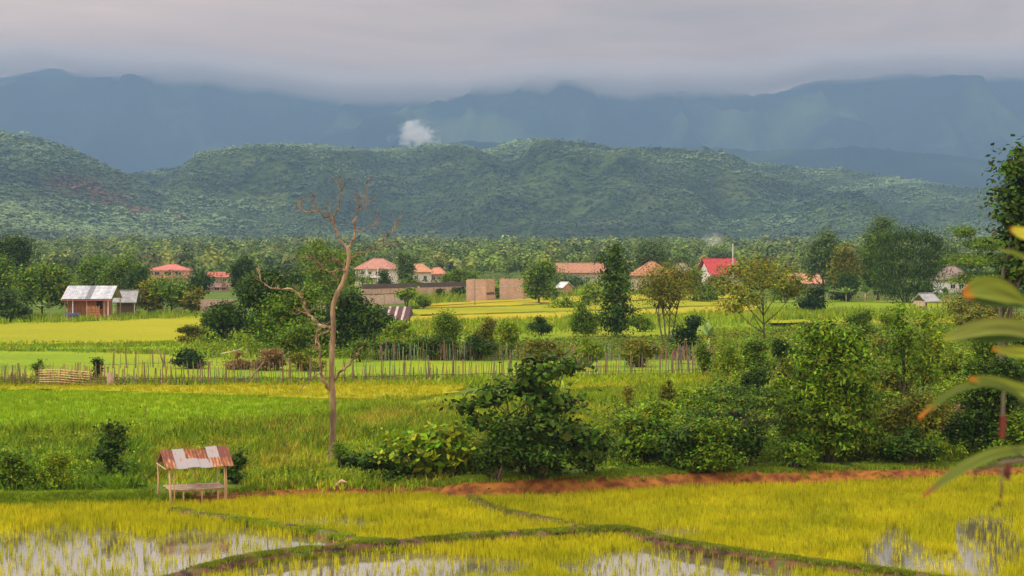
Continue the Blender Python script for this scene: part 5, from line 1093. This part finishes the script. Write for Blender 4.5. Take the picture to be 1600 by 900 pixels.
# ------------------------------------------------------------------ village trees
VT = [('big dark spreading tree at the left border', 14, 470, 366, 84, 'dark', 'round'), ('light green tree under the dark spreading tree at the left border', 4, 480, 398, 60, 'mid', 'round'), ('dense green tree left of the tin roofed farmhouse', 66, 497, 414, 88, 'mid', 'round'),
 ('dark bushy tree at the left border below the red earth coloured roof', 10, 503, 452, 70, 'dark', 'mound'), ('tree with dark head above the farmhouse roof, left one', 142, 474, 396, 56, 'mid', 'round'), ('tree with dark head above the farmhouse roof, right one', 192, 478, 402, 70, 'mid', 'round'),
 ('deep green tree between farmhouse and pink house', 212, 482, 418, 44, 'dark', 'round'), ('olive round tree right of the grey roofed shed', 232, 492, 438, 56, 'olive', 'round'), ('leafy green tree of the hedge in front of the pink house', 268, 492, 440, 60, 'mid', 'round'), ('slim olive tree at the right end of the hedge before the brown roof', 300, 493, 448, 34, 'olive', 'round'),
 ('dark mop headed tree between pink house and red roofs', 312, 470, 423, 44, 'dark', 'round'), ('round dark tree above the red roofs', 380, 470, 398, 44, 'dark', 'round'), ('small dark tree beside the white roofed house', 462, 470, 418, 34, 'dark', 'round'),
 ('tree with thin crown in front of the white villa', 598, 466, 420, 30, 'dark', 'round'), ('tree between the white villa and the orange roof', 634, 462, 388, 32, 'blueg', 'round'), ('bushy garden tree below the orange roofed house', 640, 464, 430, 46, 'mid', 'mound'), ('round tree right of the brownish orange roof', 706, 462, 420, 36, 'mid', 'round'),
 ('dark round bush by the low white topped shelter', 716, 466, 447, 30, 'dark', 'mound'), ('bright green feathery bush in front of the long garden wall', 636, 480, 448, 34, 'fresh', 'mound'), ('low bush at the corner of the lower garden wall', 660, 484, 462, 40, 'mid', 'mound'),
 ('dense tree between the brick blocks and the orange long house', 842, 474, 408, 56, 'mid', 'round'), ('shady tree in front of the orange long house', 890, 459, 428, 60, 'blueg', 'round'), ('light bush right of the raised hut', 918, 478, 444, 50, 'fresh', 'mound'), ('bush to the left of the raised hut', 862, 470, 442, 34, 'mid', 'mound'), ('low bright bush below the raised hut', 880, 482, 463, 60, 'fresh', 'mound'),
 ('large round dark tree behind the orange hipped roof', 1014, 452, 374, 62, 'blueg', 'round'), ('small dark tree above the grey brown roof', 1072, 450, 396, 50, 'blueg', 'round'), ('tree left of the red steep roof', 1085, 468, 420, 30, 'mid', 'round'), ('olive tree in front of the red roofed house', 1120, 470, 430, 44, 'olive', 'round'),
 ('dark flat tree behind the utility pole', 1126, 440, 386, 60, 'blueg', 'round'), ('tall round tree behind the pale orange sheet roof', 1286, 468, 356, 60, 'blueg', 'round'), ('shorter olive tree right of the tall round tree', 1320, 470, 380, 50, 'olive', 'round'), ('dark bush tree beneath the olive tree', 1325, 472, 428, 60, 'dark', 'mound'),
 ('tallest dark tree rising behind the bamboo', 1368, 460, 337, 62, 'blueg', 'column'), ('yellow green tree at the left of the bamboo', 1372, 470, 360, 56, 'mid', 'round'), ('small tree in front of the pale orange sheet roof', 1246, 462, 432, 26, 'dark', 'round'), ('hazy tree beyond the bamboo on the right', 1478, 455, 380, 44, 'blueg', 'round'),
 ('bushy olive tree left of the brick block', 728, 458, 420, 44, 'mid', 'round'), ('leafy bush between the two brick blocks', 776, 466, 446, 22, 'fresh', 'mound'), ('garden tree left of the small white roofed house', 404, 478, 430, 34, 'mid', 'round'), ('low trees in front of the orange hipped roof', 1030, 470, 440, 90, 'olive', 'mound'),
 ('low tree at the right of the thin leafed tree', 1100, 472, 446, 50, 'mid', 'mound'), ('dense low tree filling the gap before the pale orange roof', 1225, 474, 442, 50, 'mid', 'mound')]
for lab, a, b, c, d, p, fm in VT:
    s = F/G(a, b).y; ls = max(.45, 3.0/s)
    if fm == 'mound': bush(lab, a, b, c, d, p, n=8, leaf=ls, dens=.8, clump=.1*d/s, depth=.8)
    else: tree(lab, a, b, c, d, p, form=fm, n=14, leaf=ls, dens=1.1, z0=.02, clump=.12*d/s, flat=.6, aspect=.6)
tree('great dark bamboo thicket with drooping plumes behind the banana plants', 1416, 474, 358, 122, 'dark', 'bamboo_thicket', 'bamboo', leaf=.55, aspect=.28, flat=.9, clump=1.1, droop=1.6, up=.35, dens=1.25, multi=5, limbs=False, trunk_r=.12, depth=.6, low=-.9,
     lobes=[(-.55, 0, .86, .26, .1), (-.2, 0, .90, .24, .09), (.15, 0, .90, .25, .1), (.5, 0, .88, .27, .1), (.78, 0, .80, .2, .13), (-.5, 0, .66, .35, .12), (0, 0, .68, .35, .13), (.5, 0, .66, .33, .13), (.8, 0, .56, .2, .14), (-.5, 0, .42, .4, .14), (.05, 0, .44, .4, .14), (.55, 0, .42, .36, .14), (-.3, 0, .18, .45, .14), (.4, 0, .18, .45, .14)])
# stand-alone dry stalks in the meadow
for lab, a, b, c in (('tall dry weed stalk left in the meadow near the upright shrub', 130, 672, 644), ('dry weed stalk with tuft above the rusty shelter', 227, 674, 636), ('short dark stalk in the meadow left of the bare trunk', 446, 724, 688)):
    g = G(a, b); h = H-(c-HZ)*g.y/F-g.z; root = empty('weed_stalk', lab, 'weed', g); m = MB(); m.tube([(0, 0, -.05), (.02, 0, h*.5), (-.02, 0, h)], .018, 5, (.3, .2, .1)); m.build('stem', M_wood, root)
    r = nrng(); nn = 26; Cn = np.column_stack([r.normal(0, .09, nn), r.normal(0, .09, nn), h*r.uniform(.6, 1.02, nn)]); V, Q, C_ = leaves_np(Cn, r.normal(size=(nn, 3)), .13, .4, r, pal('olive', r.random(nn), r)); link('leaves', npmesh('leaves', V, Q, M_leaf, C_), root)

# ------------------------------------------------------------------ near branch with big leaves reaching in from the right
Yn = 4.2; base = at(1760, 560, Yn); gzr = float(gz(base.x, base.y))
root = empty('big_leafed_plant', 'blurred yellow green leaves with orange tips reaching in from the right border', 'plant', (base.x, base.y, gzr))
m = MB(); top_ = at(1740, 300, Yn).z
m.tube([(0, 0, 0), (.05, .02, 4), (-.03, 0, 8), (.0, 0, top_-gzr)], [.09, .07, .045, .02], 8, (.3, .3, .12)); m.build('stem', M_bark, root, True)
def nleafmat():
    m, t, N_, L_, p = newmat('waxy_leaf'); a = N_.new('ShaderNodeAttribute'); a.attribute_name = 'col'; L_.new(a.outputs['Color'], p.inputs['Base Color'])
    p.inputs['Roughness'].default_value = .65; p.inputs['Specular IOR Level'].default_value = .15; tr = N_.new('ShaderNodeBsdfTranslucent'); L_.new(a.outputs['Color'], tr.inputs[0]); mx = N_.new('ShaderNodeMixShader'); mx.inputs[0].default_value = .25
    L_.new(p.outputs[0], mx.inputs[1]); L_.new(tr.outputs[0], mx.inputs[2]); L_.new(mx.outputs[0], N_['Material Output'].inputs[0]); return m
M_nleaf = nleafmat()
def bigleaf(path, wpx, face, c, tip, dy=0, name='leaf', curl=.25, bl=1.0):
    """path in photo pixels from tip to stalk; face: how far the blade turns to the viewer"""
    P = spline([at(x, y, Yn+dy+(i/(len(path)-1))*.12) for i, (x, y) in enumerate(path)], 6); o0 = Vector((base.x, base.y, gzr)); V_, C_ = [], []; n = len(P)
    for i, p in enumerate(P):
        t = i/(n-1); w = 1.0*wpx/F*Yn*.5*max(.10, math.sin(PI*min(1, t/bl*.92+.03))**.7) if name == 'leaf' else wpx/F*Yn*.5
        d = (P[min(i+1, n-1)]-P[max(i-1, 0)]).normalized(); up_ = Vector((0, 0, 1)); s_ = d.cross(Vector((0, 1, 0))).normalized(); f_ = Vector((0, 1, 0)); v_ = (s_*math.sin(face)+f_*math.cos(face))
        nn_ = d.cross(v_).normalized()
        for u in (-1, -.5, 0, .5, 1):
            V_.append(tuple(p-o0+v_*u*w+nn_*w*curl*u*u)); k = max(0, 1-t/.14); cc_ = [c[q]*(1-k)+tip[q]*k for q in range(3)]; k2 = 1+.25*math.sin(u*7+t*9); C_.append([q*k2*(1.0 if u else .75) for q in cc_])
    ix = np.arange(n*5).reshape(n, 5); q = np.stack([ix[:-1, :-1], ix[:-1, 1:], ix[1:, 1:], ix[1:, :-1]], -1).reshape(-1, 4)
    link(name, npmesh(name, V_, q, M_nleaf, np.array(C_), True), root)
YG = (.26, .29, .025); GR = (.045, .08, .008); OR = (.60, .14, .012); BR = (.13, .02, .008); PL = (.20, .25, .03)
bigleaf([(1505, 460), (1525, 452), (1550, 452), (1575, 460), (1596, 470), (1660, 500), (1745, 560)], 40, 1.2, PL, OR, bl=.68)
bigleaf([(1506, 462), (1535, 470), (1565, 474), (1592, 478), (1650, 500), (1745, 562)], 24, .8, GR, OR, .05, bl=.62)
bigleaf([(1474, 531), (1505, 520), (1545, 512), (1585, 514), (1640, 530), (1750, 580)], 32, 1.0, (.20, .23, .04), YG)
bigleaf([(1500, 526), (1540, 528), (1580, 524), (1620, 520), (1700, 540), (1752, 570)], 30, .9, GR, GR, .08)
bigleaf([(1550, 545), (1575, 550), (1600, 552), (1660, 560), (1750, 590)], 22, 1.0, YG, OR, -.03)
bigleaf([(1514, 592), (1540, 596), (1570, 603), (1600, 612), (1660, 625), (1750, 640)], 26, 1.0, PL, OR, -.05)
bigleaf([(1435, 654), (1462, 632), (1490, 613), (1525, 601), (1560, 603), (1590, 620), (1640, 660), (1750, 720)], 22, .5, (.10, .13, .015), OR, -.1)
bigleaf([(1442, 777), (1475, 752), (1510, 730), (1545, 714), (1580, 707), (1640, 704), (1750, 720)], 26, .55, (.13, .16, .02), (.35, .07, .02), -.2)
bigleaf([(1578, 358), (1600, 366), (1640, 372), (1745, 400)], 26, 1.0, (.65, .60, .05), OR)
bigleaf([(1560, 390), (1585, 396), (1610, 408), (1660, 430), (1745, 460)], 12, .9, PL, YG)
for px_a, y0, y1, w_ in ((1566, 648, 684, 20), (1573, 722, 750, 24), (1563, 756, 780, 9), (1522, 735, 752, 7)):
    bigleaf([(px_a, y1), (px_a+2, (y0+y1)/2), (px_a+3, y0)], w_, .2, BR, (.22, .03, .012), -.15, 'dry_bract')
m = MB(); o0 = Vector((base.x, base.y, gzr)); pts = [at(1520, 738, Yn-.15)-o0, at(1570, 722, Yn-.15)-o0, at(1640, 715, Yn-.1)-o0, at(1750, 730, Yn)-o0]; m.tube(pts, [.004, .006, .008, .012], 6, (.3, .1, .05)); m.tube([at(1566, 722, Yn-.15)-o0, at(1564, 758, Yn-.15)-o0], .003, 5, (.3, .1, .05)); m.tube([at(1568, 612, Yn-.13)-o0, at(1567, 650, Yn-.15)-o0], .003, 5, (.3, .1, .05)); m.build('twig', M_bark, root)
#==END==
# ------------------------------------------------------------------ low cloud on the ridge, smoke, haze
def volmat(name, dens, col, noise=None, aniso=0):
    m = bpy.data.materials.new(name); m.use_nodes = True; t_ = m.node_tree; t_.nodes.remove(t_.nodes['Principled BSDF'])
    pv = t_.nodes.new('ShaderNodeVolumePrincipled'); pv.inputs['Density'].default_value = dens; pv.inputs['Color'].default_value = col+(1,); pv.inputs['Anisotropy'].default_value = aniso
    if noise:
        tc = t_.nodes.new('ShaderNodeTexCoord'); n_ = t_.nodes.new('ShaderNodeTexNoise'); n_.inputs['Scale'].default_value = noise; n_.inputs['Detail'].default_value = 5; t_.links.new(tc.outputs['Object'], n_.inputs['Vector'])
        r_ = t_.nodes.new('ShaderNodeMapRange'); r_.inputs[1].default_value = .48; r_.inputs[2].default_value = .62; r_.inputs[3].default_value = 0; r_.inputs[4].default_value = dens; t_.links.new(n_.outputs[0], r_.inputs[0]); t_.links.new(r_.outputs[0], pv.inputs['Density'])
    t_.links.new(pv.outputs[0], t_.nodes['Material Output'].inputs['Volume']); return m
def cloudbank(bottom, Yc, T, ztop, mat):  # volume for the cloud bank that covers the far mountain tops
    bx = [p[0] for p in bottom]; by = [p[1] for p in bottom]; V_ = []; nx = 200; prof = np.linspace(-1, 1, 15)
    for i in range(nx):
        px = bx[0]+(bx[-1]-bx[0])*i/(nx-1); py = float(np.interp(px, bx, by))+(float(fbm(i*.16, 0, 4, 3))-.5)*14; zb = H-(py-HZ)/F*Yc; x = (px-800)/F*Yc; e = min(1, min(i, nx-1-i)/12)
        zt = min(zb+230, ztop)
        ring = [(z_, s_) for s_ in (1, -1) for z_ in (prof if s_ > 0 else prof[::-1][1:-1])]
        for z_, s_ in ring:
            u = (z_+1)/2; w_ = T*e*(min(1, u*2.6)**1.5)*(min(1, (1-u)*1.6)**1.5)+.5; V_.append((x, Yc+s_*w_, zb+(zt-zb)*u))
    k = len(ring); ix = np.arange(nx*k).reshape(nx, k); nb = np.roll(ix, -1, 1)
    q = np.stack([ix[:-1], nb[:-1], nb[1:], ix[1:]], -1).reshape(-1, 4)
    me = npmesh('cloudbank', V_, q, mat, None, False)
    bm = bmesh.new(); bm.from_mesh(me); bmesh.ops.holes_fill(bm, edges=[e_ for e_ in bm.edges if e_.is_boundary], sides=0); bmesh.ops.recalc_face_normals(bm, faces=bm.faces); bm.to_mesh(me); bm.free()
    return link('cloudbank', me)
o = cloudbank([(-150, 130), (20, 122), (70, 109), (120, 122), (170, 132), (250, 138), (330, 140), (420, 148), (480, 162), (560, 168), (700, 170), (790, 158), (900, 156), (1060, 158), (1140, 154), (1180, 152), (1265, 137), (1330, 131), (1400, 126), (1440, 124), (1500, 130), (1600, 132), (1750, 130)], 8450, 420, 1128, volmat('cloud_vapour', 6e-3, (.93, .83, .76)))
tag(o, 'pale grey cloud lying along the crest of the far mountains', 'cloudbank', None, 'stuff')
def smokemat(name, dens, seed, thr):
    m = volmat(name, dens, (1, 1, 1)); t_ = m.node_tree; pv = [n for n in t_.nodes if n.type == 'PRINCIPLED_VOLUME'][0]; tc = t_.nodes.new('ShaderNodeTexCoord')
    n_ = t_.nodes.new('ShaderNodeTexNoise'); n_.noise_dimensions = '4D'; n_.inputs['W'].default_value = seed; n_.inputs['Scale'].default_value = 2.8; n_.inputs['Detail'].default_value = 6; n_.inputs['Roughness'].default_value = .6; n_.inputs['Distortion'].default_value = .6
    t_.links.new(tc.outputs['Object'], n_.inputs['Vector'])
    ln = t_.nodes.new('ShaderNodeVectorMath'); ln.operation = 'LENGTH'; t_.links.new(tc.outputs['Object'], ln.inputs[0])
    s_ = t_.nodes.new('ShaderNodeMath'); s_.operation = 'MULTIPLY_ADD'; t_.links.new(ln.outputs['Value'], s_.inputs[0]); s_.inputs[1].default_value = -.46; t_.links.new(n_.outputs[0], s_.inputs[2])
    r_ = t_.nodes.new('ShaderNodeMapRange'); r_.inputs[1].default_value = thr; r_.inputs[2].default_value = thr+.3; r_.inputs[3].default_value = 0; r_.inputs[4].default_value = dens; t_.links.new(s_.outputs[0], r_.inputs[0]); t_.links.new(r_.outputs[0], pv.inputs['Density']); return m
def puff(px, py0, py1, wpx, Y, dens, thr, label, seed):
    c = at(px, (py0+py1)/2, Y); bm = bmesh.new(); bmesh.ops.create_icosphere(bm, subdivisions=3, radius=1); hh = (py1-py0)/2/F*Y; ww = wpx/2/F*Y
    for v in bm.verts: t = (v.co.z+1)/2; k = .8+.3*t; v.co = Vector((v.co.x*k, v.co.y*k, v.co.z))
    me = bpy.data.meshes.new('smoke'); bm.to_mesh(me); bm.free(); me.materials.append(smokemat('smoke_plume', dens, seed, thr)); o = link('smoke', me, None, c); o.scale = (ww, ww, hh); tag(o, label, 'smoke', None, 'stuff')
puff(650, 172, 250, 104, 4200, .07, .235, 'white smoke plume rising behind the near wooded hill', 3.3)
puff(1115, 350, 408, 50, 640, .06, .16, 'thin grey smoke drifting up left of the pale utility pole', 7.1)
hm = volmat('haze_air', 1.7e-4, (.27, .41, .63), None, .1)
mb = MB(); mb.box(-7500, 7500, -60, 14500, -1.2, 1150)
o = mb.build('haze', hm); tag(o, 'pale blue haze hanging over the whole valley and mountains', 'haze', None, 'stuff')
